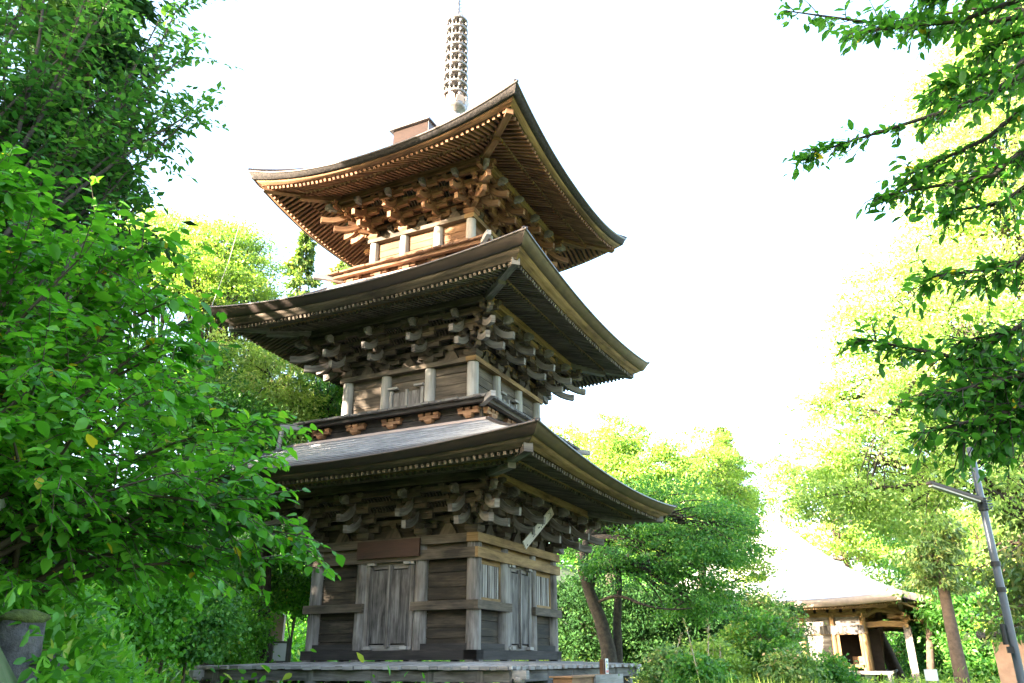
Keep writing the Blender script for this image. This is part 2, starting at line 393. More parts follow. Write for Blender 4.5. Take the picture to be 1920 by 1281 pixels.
# ================================================================== PAGODA
PAG = empty('pagoda', (0, 0, -1.85), 'three storey weathered wooden pagoda with tiered curved roofs and a ringed spire', 'pagoda')
def LQ(s, q, z): return (s, -q, z)
ST = [  # w column half width, k inner columns, r radius, z0 column foot, zt bracket foot, purlin (q, zbot, h), kioi, flying end, eave(E, Zmid, rise, power), roof top
 dict(n=1, w=2.2, k=.823, r=.166, zf=0.0, zb=2.49, p=(3.0, 3.545, .2), ki=(4.03, 3.57, 0.02), f=(4.67, 3.56, .10), e=(5.118, 3.77, .28, 2.0), top=(2.87, 4.98), sp=.137),
 dict(n=2, w=1.934, k=.681, r=.150, zf=5.58, zb=6.95, p=(2.75, 8.03, .21), ki=(3.56, 8.07, .04), f=(4.26, 7.93, .16), e=(4.711, 8.21, .38, 2.0), top=(2.53, 9.62), sp=.126),
 dict(n=3, w=1.629, k=.575, r=.140, zf=10.05, zb=11.40, p=(2.42, 12.45, .25), ki=(3.23, 12.42, .10), f=(4.0, 12.12, .50), e=(4.344, 12.29, .78, 2.3), top=(.48, 15.75), sp=.150)]

def face_sheet(mb, k, rows, ncol=25, tmax=1.0):
    """rows: list of (q, z(t) function); mitred sheet on side k"""
    pts = []; uvs = []; acc = 0; prev = None
    for q, zf in rows:
        z0 = zf(0)
        if prev is not None: acc += math.hypot(q-prev[0], z0-prev[1])
        prev = (q, z0); r = []; u = []
        for j in range(ncol):
            t = (-1+2*j/(ncol-1))*tmax; r.append(LQ(t*q, q, zf(t))); u.append((t*q, acc))
        pts.append(r); uvs.append(u)
    mb.side(k); mb.grid(pts, uvs); mb.side(0)
def rise(z, a, p): return lambda t: z+a*abs(t)**p

rafter_list = []        # (score, bar args, side)
def storey_roof(S):
    E, Z, A, P = S['e']; F, fz, fa = S['f']; K, kz, ka = S['ki']; pq, pz, ph = S['p']; tq, tz = S['top']; w = S['w']
    top3 = S['n'] == 3
    # covering
    mb = MB(); n = 14
    nc = int(math.hypot(E-tq, tz-Z)/.21)
    for k in range(4):
        rows = []
        for i in range(nc+1):
            x = i/nc; q = E+(tq-E)*x
            c = x**1.25 if not top3 else (.55*x+.45*x**1.9)
            zz, aa = Z+(tz-Z)*c, A*(1-x)**1.6
            if i: rows.append((q+.004, rise(zz-.026, aa, P)))
            rows.append((q, rise(zz+.004, aa, P)))
        face_sheet(mb, k, rows, 41)
    mb.sm = [False]*len(mb.sm)
    roof = mb.build('roof', M['roof'], PAG)
    roof['label'] = ['blue grey lowest roof with fine horizontal courses', 'middle roof with brown edge', 'topmost roof with dark weathered bark edge'][S['n']-1]
    # eave edge
    lipm = MB()
    for k in range(4):
        mb = MB()
        face_sheet(lipm, k, [(E-.05, rise(Z+.012, A, P)), (E+.012, rise(Z+.006, A, P)), (E+.012, rise(Z-.03, A, P)), (E-.02, rise(Z-.04, A*.98, P))], 41)
        bh = .55 if not top3 else .6
        zb = (Z-.04)*(1-bh)+(fz+.015)*bh; ab = A*(1-bh)+fa*bh; qb = E-.02+(F+.10-E)*.45
        face_sheet(mb, k, [(E-.02, rise(Z-.035, A*.98, P)), (qb+.03, rise(zb, ab, P)), (qb-.06, rise(zb-.005, ab, P))], 41)
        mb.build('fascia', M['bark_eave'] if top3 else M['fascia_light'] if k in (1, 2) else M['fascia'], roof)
    lipm.build('eave_flashing', M['copper'], roof)
    for k in range(4):
        mb = MB()
        face_sheet(mb, k, [(qb-.05, rise(zb+.01, ab, P)), (qb-.05, rise(zb-.03, ab, P)), (F+.12, rise((zb+fz)/2-.01, (ab+fa)/2, P)), (F+.06, rise((zb+fz)/2-.03, (ab+fa)/2, P)),
                           (F+.04, rise(fz+.012, fa, P)), (F-.06, rise(fz+.006, fa, P))], 41)
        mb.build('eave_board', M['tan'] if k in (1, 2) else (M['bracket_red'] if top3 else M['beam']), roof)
    # soffits above rafters
    mb = MB(); rh = .075
    for k in range(4):
        face_sheet(mb, k, [(F+.02, rise(fz+.004, fa, P)), (K-.02, rise(kz+.15, ka, P)), (K-.04, rise(kz+.05, ka, P)), (pq, lambda t: pz+ph+rh+.01), (w, lambda t: pz+ph+rh+.01+(pq-w)*.25)], 25)
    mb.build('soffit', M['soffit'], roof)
    # kioi strip on the ends of the base rafters
    mb = MB()
    for k in range(4):
        face_sheet(mb, k, [(K+.03, rise(kz+.105, ka, P)), (K+.05, rise(kz+.10, ka, P)), (K+.05, rise(kz+.035, ka, P)), (K-.04, rise(kz+.033, ka, P))], 25)
    mb.build('rafter_ledge', M['tan'], roof)
    # rafters
    sp = S['sp']; rw = sp*.48
    for k in range(4):
        cnt = int(F/sp)
        for i in range(-cnt, cnt+1):
            s = (i+.5)*sp
            if abs(s) > F-.08: continue
            t = lambda q: min(1, abs(s)/q)
            q0 = max(K-.10, abs(s)+.04)
            if F-q0 > .05:
                zq = lambda q: (kz+.115+ka*t(q)**P)+((fz-rh/2+fa*t(q)**P)-(kz+.115+ka*t(q)**P))*(q-K)/(F-K)
                a, b = LQ(s, q0, zq(q0)), LQ(s, F+rnd.uniform(-.02, .008), zq(F))
                rafter_list.append((S['n'], 1, k, a, b, rw, rh))
            q0 = max(pq-.25, abs(s)+.04)
            if K-q0 > .05:
                zq = lambda q: (pz+ph+rh/2)+((kz+ka*t(q)**P)-(pz+ph+rh/2))*(q-pq)/(K-pq)
                a, b = LQ(s, q0, zq(q0)), LQ(s, K+.02+rnd.uniform(-.004, .02), zq(K))
                rafter_list.append((S['n'], 0, k, a, b, rw, rh))
    # purlins under the rafters
    for k in range(4):
        mb = MB().side(k); mb.bar(LQ(-pq-.0, pq, pz+ph/2), LQ(pq, pq, pz+ph/2), .15, ph)
        mb.bar(LQ(-pq+.02, pq-.005, pz+ph*.12), LQ(pq-.02, pq-.005, pz+ph*.12), .19, .05)
        mb.build('purlin', M['bounce_tan'] if k in (1, 2) else (M['bracket_red'] if top3 else M['beam']), PAG)
    # hip beams along the diagonals
    hq, hz = [(4.74, 3.66), (4.27, 8.10), (3.98, 12.56)][S['n']-1]
    for k in range(4):
        mb = MB().side(k)
        zc = kz+ka
        mb.sweep([LQ(w, w, pz+ph+.12), LQ(pq, pq, pz+ph*.75), LQ(K+.02, K+.02, zc-.05)], [.2, .2, .17], [.26, .26, .2])
        mb.sweep([LQ(K-.45, K-.45, zc+.10), LQ((K+hq)/2, (K+hq)/2, (zc+hz)/2+.02), LQ(hq, hq, hz)], [.19, .18, .19], [.22, .2, .22])
        o = mb.build('hip_beam', M['bracket_red'] if top3 else M['column'], PAG)
    # ridge along each hip of the covering
    for k in range(4):
        mb = MB().side(k); pts = []
        for i in range(n+1):
            x = i/n; q = E+(tq-E)*x; c = x**1.25 if not top3 else (.55*x+.45*x**1.9)
            pts.append(LQ(q, q, Z+(tz-Z)*c+A*(1-x)**1.6+.005))
        mb.sweep(pts, .12, .05)
        mb.build('hip_ridge', M['copper'], roof)
for S in ST: storey_roof(S)
# the rafters that show largest become parts of their own; the rest stay one part
def score(r):
    n, tier, k, a, b, rw, rh = r
    if k not in (0, 1): return 0
    Rm = Matrix.Rotation(k*math.pi/2, 3, 'Z'); pa = np.array(Rm @ Vector(a)); pb = np.array(Rm @ Vector(b))
    da, db = pa-CPOS, pb-CPOS
    ua = np.array([da@BR, da@BU])/(da@BF); ub = np.array([db@BR, db@BU])/(db@BF)
    return np.hypot(*(ua-ub))*rw/(da@BF)*(1.0 if tier else .6)
rafter_list.sort(key=score, reverse=True)
for r in rafter_list[:96]:
    mb = MB().side(r[2]); mb.bar(r[3], r[4], r[5], r[6]); mb.build('rafter', M['rafter_red'] if r[0] == 3 else M['rafter'], PAG)
mb = MB()
for r in rafter_list[96:]:
    mb.side(r[2]); mb.bar(r[3], r[4], r[5], r[6]); mb.fm += [1 if r[0] == 3 else 0]*(len(mb.f)-len(mb.fm))
ro = tag(mb.build('rafter', M['rafter'], PAG), kind='stuff'); ro.data.materials.append(M['rafter_red'])
ro.data.polygons.foreach_set('material_index', np.array(mb.fm, dtype=np.int32))

# ---- bracket complexes
def tail_path(w, q1, z1, qm, zm, q2, z2, s, dx, dq):
    """curved tail beam: from (w..) to tip; dx,dq direction of run (lateral, outward)"""
    P = []
    for i in range(7):
        t = i/6; a = (1-t)**2; b = 2*t*(1-t); c = t*t
        q = a*q1+b*qm+c*q2; z = a*z1+b*zm+c*z2
        P.append(LQ(s+dx*q, w+dq*q, z))
    return P
def nose(mb, c, dx, dq):
    x, q, z = c
    mb.sweep([LQ(x-dx*.22, q-dq*.22, z-.02), LQ(x-dx*.1, q-dq*.1, z+.03), LQ(x, q, z+.03), LQ(x+dx*.07, q+dq*.07, z-.01), LQ(x+dx*.09, q+dq*.09, z-.06)],
             [.09, .11, .13, .11, .05], [.12, .17, .22, .20, .12])
def brackets(S):
    w, kk, z0 = S['w'], S['k'], S['zb']; pq, pz, ph = S['p']
    mat = M['bracket_red'] if S['n'] == 3 else M['bracket']
    o3 = pq-w; o1, o2 = o3*.34, o3*.67
    # long beams and wall plane on every side
    for k in range(4):
        mb = MB().side(k)
        mb.box(LQ(0, w-.10, z0+.62), (2*w-.02, .06, 1.24))
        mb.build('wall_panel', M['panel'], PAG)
        mb = MB().side(k)
        for off, zz, h in ((0, .40, .12), (0, .72, .13), (o1, .56, .11), (o2, .76, .11), (o3, .93, .10)):
            q = w+off; mb.bar(LQ(-q-.12, q, z0+zz), LQ(q+.12, q, z0+zz), .10, h)
        mb.build('bracket_beam', M['tan'] if k == 1 and S['n'] == 2 else mat, PAG)
        cols = [-w, -kk, kk, w]
        for a, b in zip(cols[:-1], cols[1:]):
            mb = MB().side(k)
            nrib = int((b-a-.5)/.085)
            for i in range(nrib+1):
                x = a+.25+(b-a-.5)*i/max(1, nrib)
                mb.sweep([LQ(x, w+o1+.02, z0+.60), LQ(x, w+o1+.10, z0+.69), LQ(x, w+o2-.03, z0+.76)], .035, .035)
                mb.sweep([LQ(x, w+o2+.02, z0+.80), LQ(x, w+o2+.10, z0+.88), LQ(x, w+o3-.03, z0+.93)], .035, .035)
            mb.build('soffit_ribs', M['bracket'], PAG)
        if k in (0, 1):                                   # carved frog-leg struts under the purlin and on the tie beam
            for a, b in zip(cols[:-1], cols[1:]):
                c = (a+b)/2; W_ = (b-a)*.27
                mb = MB().side(k); N = 9
                top = [LQ(c+W_*math.cos(math.pi*i/N), w+o3-.06, z0+.98+.17*math.sin(math.pi*i/N)) for i in range(N+1)]
                mb.prism(top, LQ(0, .07, 0)); mb.sweep([Vector(p)+Vector(LQ(0, .08, 0)) for p in top], .05, .03, up=LQ(0, 1, 0))
                mb.build('carved_strut', M['sill'], PAG)
                mb = MB().side(k)
                mb.prism([LQ(c-.24, w-.05, z0+.0), LQ(c-.16, w-.05, z0+.16), LQ(c-.07, w-.05, z0+.27), LQ(c+.07, w-.05, z0+.27), LQ(c+.16, w-.05, z0+.16), LQ(c+.24, w-.05, z0+.0)], LQ(0, .1, 0))
                mb.block(LQ(c, w, z0+.25), .17, .17, .13)
                mb.build('carved_strut', M['bracket'], PAG)
    def arms(mb, s, dx, dq, lat, k2=1.0):
        """stepped arms running outward along (dx,dq) from (s,w)"""
        P = lambda d, z: LQ(s+dx*d, w+dq*d, z0+z)
        mb.bar(P(-.08, .24), P(o1*k2+.10, .24), .11, .12); mb.block(P(o1*k2, .31), .17, .17, .12)
        mb.bar(P(-.08, .45), P(o2*k2+.10, .45), .11, .12); mb.block(P(o2*k2, .52), .17, .17, .12)
        mb.bar(P(-.08, .66), P(o2*k2+.12, .66), .11, .12)
        mb.bar(P(-.05, .80), P(o3*k2+.06, .80), .11, .11); mb.block(P(o3*k2, .83), .17, .17, .12)
        if lat:
            for d, z, l in ((0, .24, .38), (0, .56, .54), (o1, .43, .42), (o1, .66, .34), (o2, .63, .42), (o2, .83, .3), (o3, .85, .40)):
                a = P(d, z)
                mb.bar((a[0]-l, a[1], a[2]), (a[0]+l, a[1], a[2]), .11, .11)
                # upswept ends with small bearing blocks
                for sx in (-1, 0, 1): mb.block((a[0]+sx*(l-.06), a[1], a[2]+.05), .165, .165, .12)
    def tails(par, k, s, dx, dq, k2=1.0, sep=True, ext=0):
        specs = [(.20, .74, .42, .19, .88, .135), (.46, 1.0, .70, .42, 1.16, .36)]
        obs = []
        for q1, z1, qm, zm, q2, z2 in specs:
            mb = MB().side(k)
            mb.sweep(tail_path(w, q1*k2, z0+z1, qm*k2, z0+zm-.02, q2*k2+ext, z0+z2+.05, s, dx, dq), [.115]*7, [.16, .16, .16, .16, .16, .165, .18])
            obs.append(mb)
        mn = MB().side(k); nose(mn, (s+dx*(1.0*k2), w+dq*(1.0*k2), z0+.84), dx, dq)
        return obs, mn
    d2 = math.sqrt(.5)
    for k in range(4):
        for s in (-kk, kk):
            mb = MB().side(k); mb.block(LQ(s, w, z0), .34, .34, .19)
            arms(mb, s, 0, 1, True)
            obs, mn = tails(None, k, s, 0, 1)
            bs = None
            if k == 2:
                for t in obs+[mn]: mb_join(mb, t)
                mb.build('bracket_set', mat, PAG)
            else:
                bs = mb.build('bracket_set', mat, PAG)
                for t in obs: t.build('tail_beam', M['column'] if S['n'] != 3 else M['bracket_red'], bs)
                mn.build('carved_nose', M['column'], bs)
        # corner at (+w,+w) of side k
        mb = MB().side(k); mb.block(LQ(w, w, z0), .36, .36, .19)
        arms(mb, w, 0, 1, False); arms(mb, w, 1, 0, False)
        P0 = Vector(LQ(w, w, 0))
        mb.M = mb.M
        arms(mb, w, d2*1.0, d2*1.0, False, math.sqrt(2))
        for off, z in ((o1, .44), (o2, .64), (o3, .87)):       # short lateral arms by the corner
            for (a, b) in ((LQ(w-.42, w+off, z0+z), LQ(w+off+.3, w+off, z0+z)), (LQ(w+off, w-.42, z0+z), LQ(w+off, w+off+.3, z0+z))):
                mb.bar(a, b, .11, .11)
                mb.block((a[0], a[1], a[2]+.05), .15, .15, .11); mb.block((b[0], b[1], b[2]+.05), .15, .15, .11)
        parts = []
        obs, mn = tails(None, k, w, 0, 1); parts += [(t, 'tail_beam') for t in obs]+[(mn, 'carved_nose')]
        # along the other side, drawn in that side's frame
        obs, mn = tails(None, k+1, -w, 0, 1); parts += [(t, 'tail_beam') for t in obs]+[(mn, 'carved_nose')]
        obs, mn = tails(None, k, w, d2, d2, math.sqrt(2), ext=.0); parts += [(t, 'tail_beam') for t in obs]+[(mn, 'carved_nose')]
        if k == 2:
            for t, nm in parts: mb_join(mb, t)
            mb.build('bracket_set', mat, PAG)
        else:
            bs = mb.build('bracket_set', mat, PAG)
            for t, nm in parts: t.build(nm, M['column'] if S['n'] != 3 or nm != 'tail_beam' else M['bracket_red'], bs)
def mb_join(a, b):
    n = len(a.v); a.v += b.v; a.f += [[i+n for i in f] for f in b.f]; a.uv += b.uv; a.sm += b.sm
for S in ST: brackets(S)

# ---- storey bodies
def hplanks(mb, s0, s1, q, z0, z1, n, th=.05):
    hs = [rnd.uniform(.7, 1.3) for _ in range(n)]; T = sum(hs); z = z0
    for h in hs:
        h = h/T*(z1-z0); mb.bar(LQ(s0, q+rnd.uniform(-.012, .012), z+h/2), LQ(s1, q+rnd.uniform(-.012, .012), z+h/2), th, h-.014); z += h
def col(k, s, q, r, z0, z1, mat=None):
    mb = MB().side(k); x = LQ(s, q, 0)
    mb.tube([(x[0], x[1], z0), (x[0], x[1], z0+(z1-z0)*.45), (x[0], x[1], z1)], [r*1.02, r, r*.97], 18)
    mb.build('column', mat or M['column'], PAG)

# first storey
S = ST[0]; w, kk = S['w'], S['k']
for k in range(4):
    mb = MB().side(k); q = 2.39-.16
    mb.bar(LQ(-2.39+.0, q, -.102), LQ(2.39-.32*0-.0, q, -.102), .32, .205); mb.build('sill_beam', M['sill'], PAG) if k < 2 else mb.build('sill_beam', M['sill'], PAG)
    for s in (-kk, kk): col(k, s, w, S['r'], 0, 2.36)
    col(k, w, w, S['r'], 0, 2.36)
    front = k in (0, 2)
    # tie beams
    mb = MB().side(k); mb.bar(LQ(-2.4, 2.36, 2.057), LQ(2.4-.08, 2.36, 2.057), .08, .228)
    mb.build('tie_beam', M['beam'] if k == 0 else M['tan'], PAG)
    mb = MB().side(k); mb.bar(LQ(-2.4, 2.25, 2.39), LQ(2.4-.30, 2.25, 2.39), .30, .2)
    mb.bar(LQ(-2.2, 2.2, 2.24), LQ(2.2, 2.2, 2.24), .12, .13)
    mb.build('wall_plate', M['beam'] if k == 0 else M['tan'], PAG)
    # middle rails either side of the door
    mb = MB().side(k)
    for a, b in ((-2.42, -kk+.15), (kk-.15, 2.42-.10)):
        mb.bar(LQ(a, 2.37, .935), LQ(b, 2.37, .935), .10, .19)
        mb.build('middle_rail', M['beam'], PAG); mb = MB().side(k)
    # low ground rails
    for a, b in ((-2.2, -kk), (kk, 2.2)):
        mb = MB().side(k); mb.bar(LQ(a+.1, w+.07, .07), LQ(b-.1, w+.07, .07), .14, .13)
        mb.build('ground_rail', M['sill'], PAG)
    # bays
    for a, b in ((-2.2, -kk), (kk, 2.2)):
        if k in (0, 2):
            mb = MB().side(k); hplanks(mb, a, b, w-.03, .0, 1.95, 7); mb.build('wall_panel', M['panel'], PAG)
        else:
            mb = MB().side(k); hplanks(mb, a, b, w-.03, .0, .9, 3); mb.build('wall_panel', M['panel'], PAG)
            mb = MB().side(k); a2, b2 = a+.15, b-.15
            mb.bar(LQ(a2, w+.0, 1.90), LQ(b2, w+.0, 1.90), .10, .13); mb.bar(LQ(a2, w, 1.06), LQ(b2, w, 1.06), .12, .1)
            for x in (a2+.04, b2-.04): mb.box(LQ(x, w, 1.48), (.08, .11, .80), 2)
            win = mb.build('lattice_window', M['tan'], PAG)
            mb = MB().side(k); mb.box(LQ((a+b)/2, w-.10, 1.48), (b2-a2, .03, .84), 0); mb.build('backing', M['interior'], win)
            nb = 8
            for i in range(nb):
                x = a2+.13+(b2-a2-.26)*i/(nb-1)
                mb = MB().side(k); mb.box(LQ(x+rnd.uniform(-.006, .006), w+.005, 1.475), (.075, .07, .76), 2); mb.build('window_bar', M['pale'] if i % 3 else M['column'], win)
    # backing behind the boards, then doors
    mb = MB().side(k); mb.box(LQ(0, w-.12, 1.0), (2*w-.3, .04, 1.9)); mb.build('wall_lining', M['sill'], PAG)
    mb = MB().side(k)
    for x in (-kk+.20, kk-.20): mb.box(LQ(x, w+.03, .98), (.11, .16, 1.9), 2)
    mb.bar(LQ(-kk+.1, w+.0, 1.88), LQ(kk-.1, w+.0, 1.88), .10, .15)
    mb.bar(LQ(-kk+.1, w+.0, .06), LQ(kk-.1, w+.0, .06), .12, .12)
    mb.build('door_frame', M['column'], PAG)
    for sgn in (-1, 1):
        mb = MB().side(k); x0, x1 = .012, kk-.265; c = (x0+x1)/2*sgn
        X0, X1 = sorted((x0*sgn, x1*sgn)); zb, zt = .08, 1.80
        poly = [LQ(X0, w+.10, zb), LQ(X0+.05, w+.10, zb), LQ(X0+.10, w+.10, zb+.07), LQ(X1-.10, w+.10, zb+.07), LQ(X1-.05, w+.10, zb), LQ(X1, w+.10, zb),
                LQ(X1, w+.10, zt+.06), LQ(X1-.04, w+.10, zt+.06), LQ(X1-.09, w+.10, zt-.03), LQ(X0+.09, w+.10, zt-.03), LQ(X0+.04, w+.10, zt+.06), LQ(X0, w+.10, zt+.06)]
        # vertical grain: rotate uv by building from boards
        n = 2
        for i in range(n):
            xa = X0+(X1-X0)*i/n; xb = X0+(X1-X0)*(i+1)/n
            mb.box(LQ((xa+xb)/2, w+.07, (zb+.07+zt-.03)/2), (xb-xa-.003, .05, zt-zb-.10), 2)
        for xx in (X0+.03, X1-.03):
            mb.box(LQ(xx, w+.075, (zb+zt+.06)/2), (.058, .066, zt+.06-zb), 2)
        d = mb.build('door', M['door'], PAG)
        mb = MB().side(k)
        if sgn > 0: mb.box(LQ(0, w+.115, .96), (.045, .05, 1.84), 2)
        else: mb.box(LQ(X0+.02, w+.09, .05), (.16, .12, .10), 0)
        mb.build('door_batten', M['column'], d)
        for zz in (.05, 1.915):
            mb = MB().side(k); mb.block(LQ(sgn*(kk-.33), w+.12, zz-.03), .17, .12, .07, 1); mb.block(LQ(sgn*(kk-.22), w+.11, zz-.03), .14, .08, .06, 1); mb.build('hinge_block', M['pale'], d)

# upper storeys
for S in ST[1:]:
    w, kk, z0, zb = S['w'], S['k'], S['zf'], S['zb']; nq = {2: 2.112, 3: 1.789}[S['n']]
    wallm = M['beam'] if S['n'] == 2 else M['amber']
    for k in range(4):
        for s in (-kk, kk): col(k, s, w, S['r'], z0-.1, zb-.12, M['pale'])
        col(k, w, w, S['r'], z0-.1, zb-.12, M['pale'])
        mb = MB().side(k); hplanks(mb, -w, w, w-.04, z0-.1, zb-.1, 5); mb.build('wall_panel', wallm, PAG)
        mb = MB().side(k); mb.box(LQ(0, w-.13, (z0+zb)/2-.1), (2*w-.3, .04, zb-z0)); mb.build('wall_lining', M['sill'], PAG)
        mb = MB().side(k); mb.bar(LQ(-nq, nq-.15, zb-.064), LQ(nq-.3, nq-.15, zb-.064), .30, .126)
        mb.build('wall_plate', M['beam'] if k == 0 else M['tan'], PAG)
        mb = MB().side(k); top = z0+(.80 if S['n'] == 2 else .52)
        for x in (-kk+.20, kk-.20): mb.box(LQ(x, w+.03, (z0+top)/2), (.08, .10, top-z0), 2)
        mb.box(LQ(0, w+.05, (z0+top)/2), (.06, .07, top-z0), 2)
        for sg in (-1, 1):
            mb.bar(LQ(sg*(kk-.14), w+.10, top+.05), LQ(sg*(kk-.42), w+.10, top+.05), .10, .055)
        mb.build('door_frame', M['pale'] if S['n'] == 2 else M['amber'], PAG)
        for sg in (-1, 1):
            mb = MB().side(k); a, b = sorted((sg*.035, sg*(kk-.25)))
            for i in range(3):
                xa = a+(b-a)*i/3; mb.box(LQ(xa+(b-a)/6, w+.03, (z0+top-.06)/2), ((b-a)/3-.003, .04, top-z0-.06), 2)
            mb.build('door', M['door'] if S['n'] == 2 else M['amber'], PAG)
    # balcony
    bh, bt, sk = {2: (2.915, 5.60, 5.0), 3: (2.60, 10.08, 9.60)}[S['n']]
    bm = M['beam'] if S['n'] == 2 else M['amber']
    for k in range(4):
        mb = MB().side(k); iq = bh-.40
        hplanks(mb, -iq, iq, iq-.03, sk-.05, bt-.1, 3, .06)
        mb.bar(LQ(-bh+.12, bh-.17, bt-.115), LQ(bh-.12, bh-.17, bt-.115), .12, .10)
        mb.bar(LQ(-iq-.05, iq, sk+.07), LQ(iq+.05, iq, sk+.07), .14, .14)
        bal = mb.build('balcony', M['sill'] if S['n'] == 2 and k == 0 else bm, PAG)
        mb = MB().side(k); x = -bh
        while x < bh-.02:                                    # deck boards, ends showing
            b = min(bh, x+rnd.uniform(.13, .22)); qo = bh+rnd.uniform(-.02, .025); qi = max(w, abs((x+b)/2))
            if qo-qi > .03:
                mb.bar(LQ((x+b)/2, qi-.05, bt-.03+rnd.uniform(-.006, .006)), LQ((x+b)/2, qo, bt-.035+rnd.uniform(-.01, .006)), b-x-.008, .055)
            x = b
        mb.build('balcony_deck', M['post'] if S['n'] == 2 else M['amber'], bal)
        nset = 5
        for i in range(nset):
            x = -iq+.32+(2*iq-.64)*i/(nset-1)
            mb = MB().side(k); zz = sk+.14
            mb.block(LQ(x, iq+.06, zz), .22, .20, .12)
            mb.bar(LQ(x-.27, iq+.07, zz+.15), LQ(x+.27, iq+.07, zz+.15), .10, .08)
            for d in (-.21, 0, .21): mb.block(LQ(x+d, iq+.07, zz+.17), .15, .15, .09)
            mb.build('balcony_bracket', M['bracket_red'] if S['n'] == 2 else M['amber'], bal)
        mb = MB().side(k); mb.bar(LQ(bh-.5, bh-.5, bt-.12), LQ(bh+.22, bh+.22, bt-.13), .12, .13)
        mb.build('corner_beam', M['pale'], bal)
    # flashing where the roof below meets the skirt
    mb = MB()
    for k in range(4):
        face_sheet(mb, k, [(bh-.38, lambda t: sk+.09), (bh-.36, lambda t: sk+.06), (ST[S['n']-2]['top'][0]+.02, lambda t: ST[S['n']-2]['top'][1]+.03), (ST[S['n']-2]['top'][0]+.05, lambda t: ST[S['n']-2]['top'][1]-.04)], 3)
    mb.build('roof_flashing', M['flash'], PAG)
# strut propping the corner beam of the lower balcony at its far left corner
mb = MB(); mb.bar((-3.16, -3.12, 4.62), (-3.08, -3.10, 5.42), .09, .07, up=(0, 1, 0)); mb.build('prop', M['pale'], PAG)

# ---- veranda deck round the foot
dz0, dz1, DH = -.235, -.315, 4.03
for k in range(4):
    mb = MB().side(k); x = -DH
    while x < DH-.02:
        b = min(DH, x+rnd.uniform(.15, .27)); qi = max(2.3, abs((x+b)/2)+.0); qo = DH+rnd.uniform(-.05, .05)
        if qo-qi > .03:
            zi = dz0+(dz1-dz0)*(qi-2.3)/(DH-2.3); j = rnd.uniform(-.008, .008)
            mb.bar(LQ((x+b)/2, qi, zi+j-.03), LQ((x+b)/2, qo, dz1+j-.03+rnd.uniform(-.008, .004)), b-x-.008, .065)
        x = b
    dk = mb.build('veranda_deck', M['deck'], PAG)
    mb = MB().side(k)
    mb.bar(LQ(-DH+.05, DH-.15, -.50), LQ(DH-.05, DH-.15, -.50), .14, .20)
    mb.bar(LQ(-2.6, 2.6, -.5), LQ(2.6, 2.6, -.5), .14, .2)
    mb.build('deck_beam', M['post'], dk)
    for s in (-3.45, -2.09, -.77, .87, 2.2, 3.3):
        mb = MB().side(k); z = -2.0
        mb.box(LQ(s, DH-.16, (z-.405)/2), (.17, .17, -.405-z), 2); mb.box(LQ(s+.02, DH-.17, (z-.61)/2), (.25, .22, -.61-z), 2)
        mb.build('deck_post', M['post'], dk)
    for s in (-2.2, -.8, .8, 2.2):
        mb = MB().side(k); mb.box(LQ(s, 2.3, -1.1), (.2, .2, 1.8), 2); mb.build('deck_post', M['post'], dk)
    mb = MB().side(k); mb.bar(LQ(DH-.5, DH-.17, -.455), LQ(DH+.24, DH-.17, -.47), .14, .15)
    mb.ell(LQ(DH+.05, DH-.17, -.56), .12, .1, .08, 8, 6, .15)
    mb.build('beam_end', M['pale'], dk)

# ---- roof hatch, finial
mb = MB()
x0, x1, yc = -.78, .50, -2.0
mb.box(((x0+x1)/2, yc, 14.32), (x1-x0-.08, .62, .62))
hat = mb.build('roof_hatch', M['hatchwood'], PAG)
mb = MB(); mb.bar((x0-.07, yc-.02, 14.64), (x1+.07, yc-.02, 14.64), .78, .05); mb.box((x1, yc, 14.36), (.025, .64, .5)); mb.build('hatch_cover', M['copper'], hat)
mb = MB()
mb.box((0, 0, 15.95), (1.0, 1.0, .42)); mb.lathe((0, 0, 16.16), [(.5, 0), (.56, .04), (.5, .1), (.30, .34), (.16, .44), (.14, .55), (.36, .62), (.42, .78), (.36, .86), (.10, .9)], 20)
mb.tube([(0, 0, 16.9), (0, 0, 20.9), (.02, 0, 22.6)], [.13, .10, .03], 10)
fin = mb.build('finial', M['finial'], PAG)
mb = MB()
for i in range(8):                                        # upturned lotus petals
    a = i*math.pi/4+.2; c, s_ = math.cos(a), math.sin(a)
    mb.sweep([(c*.22, s_*.22, 16.78), (c*.38, s_*.38, 16.92), (c*.44, s_*.44, 17.12), (c*.42, s_*.42, 17.26)], [.2, .3, .28, .1], [.04]*4)
mb.build('lotus_bowl', M['flash'], fin)
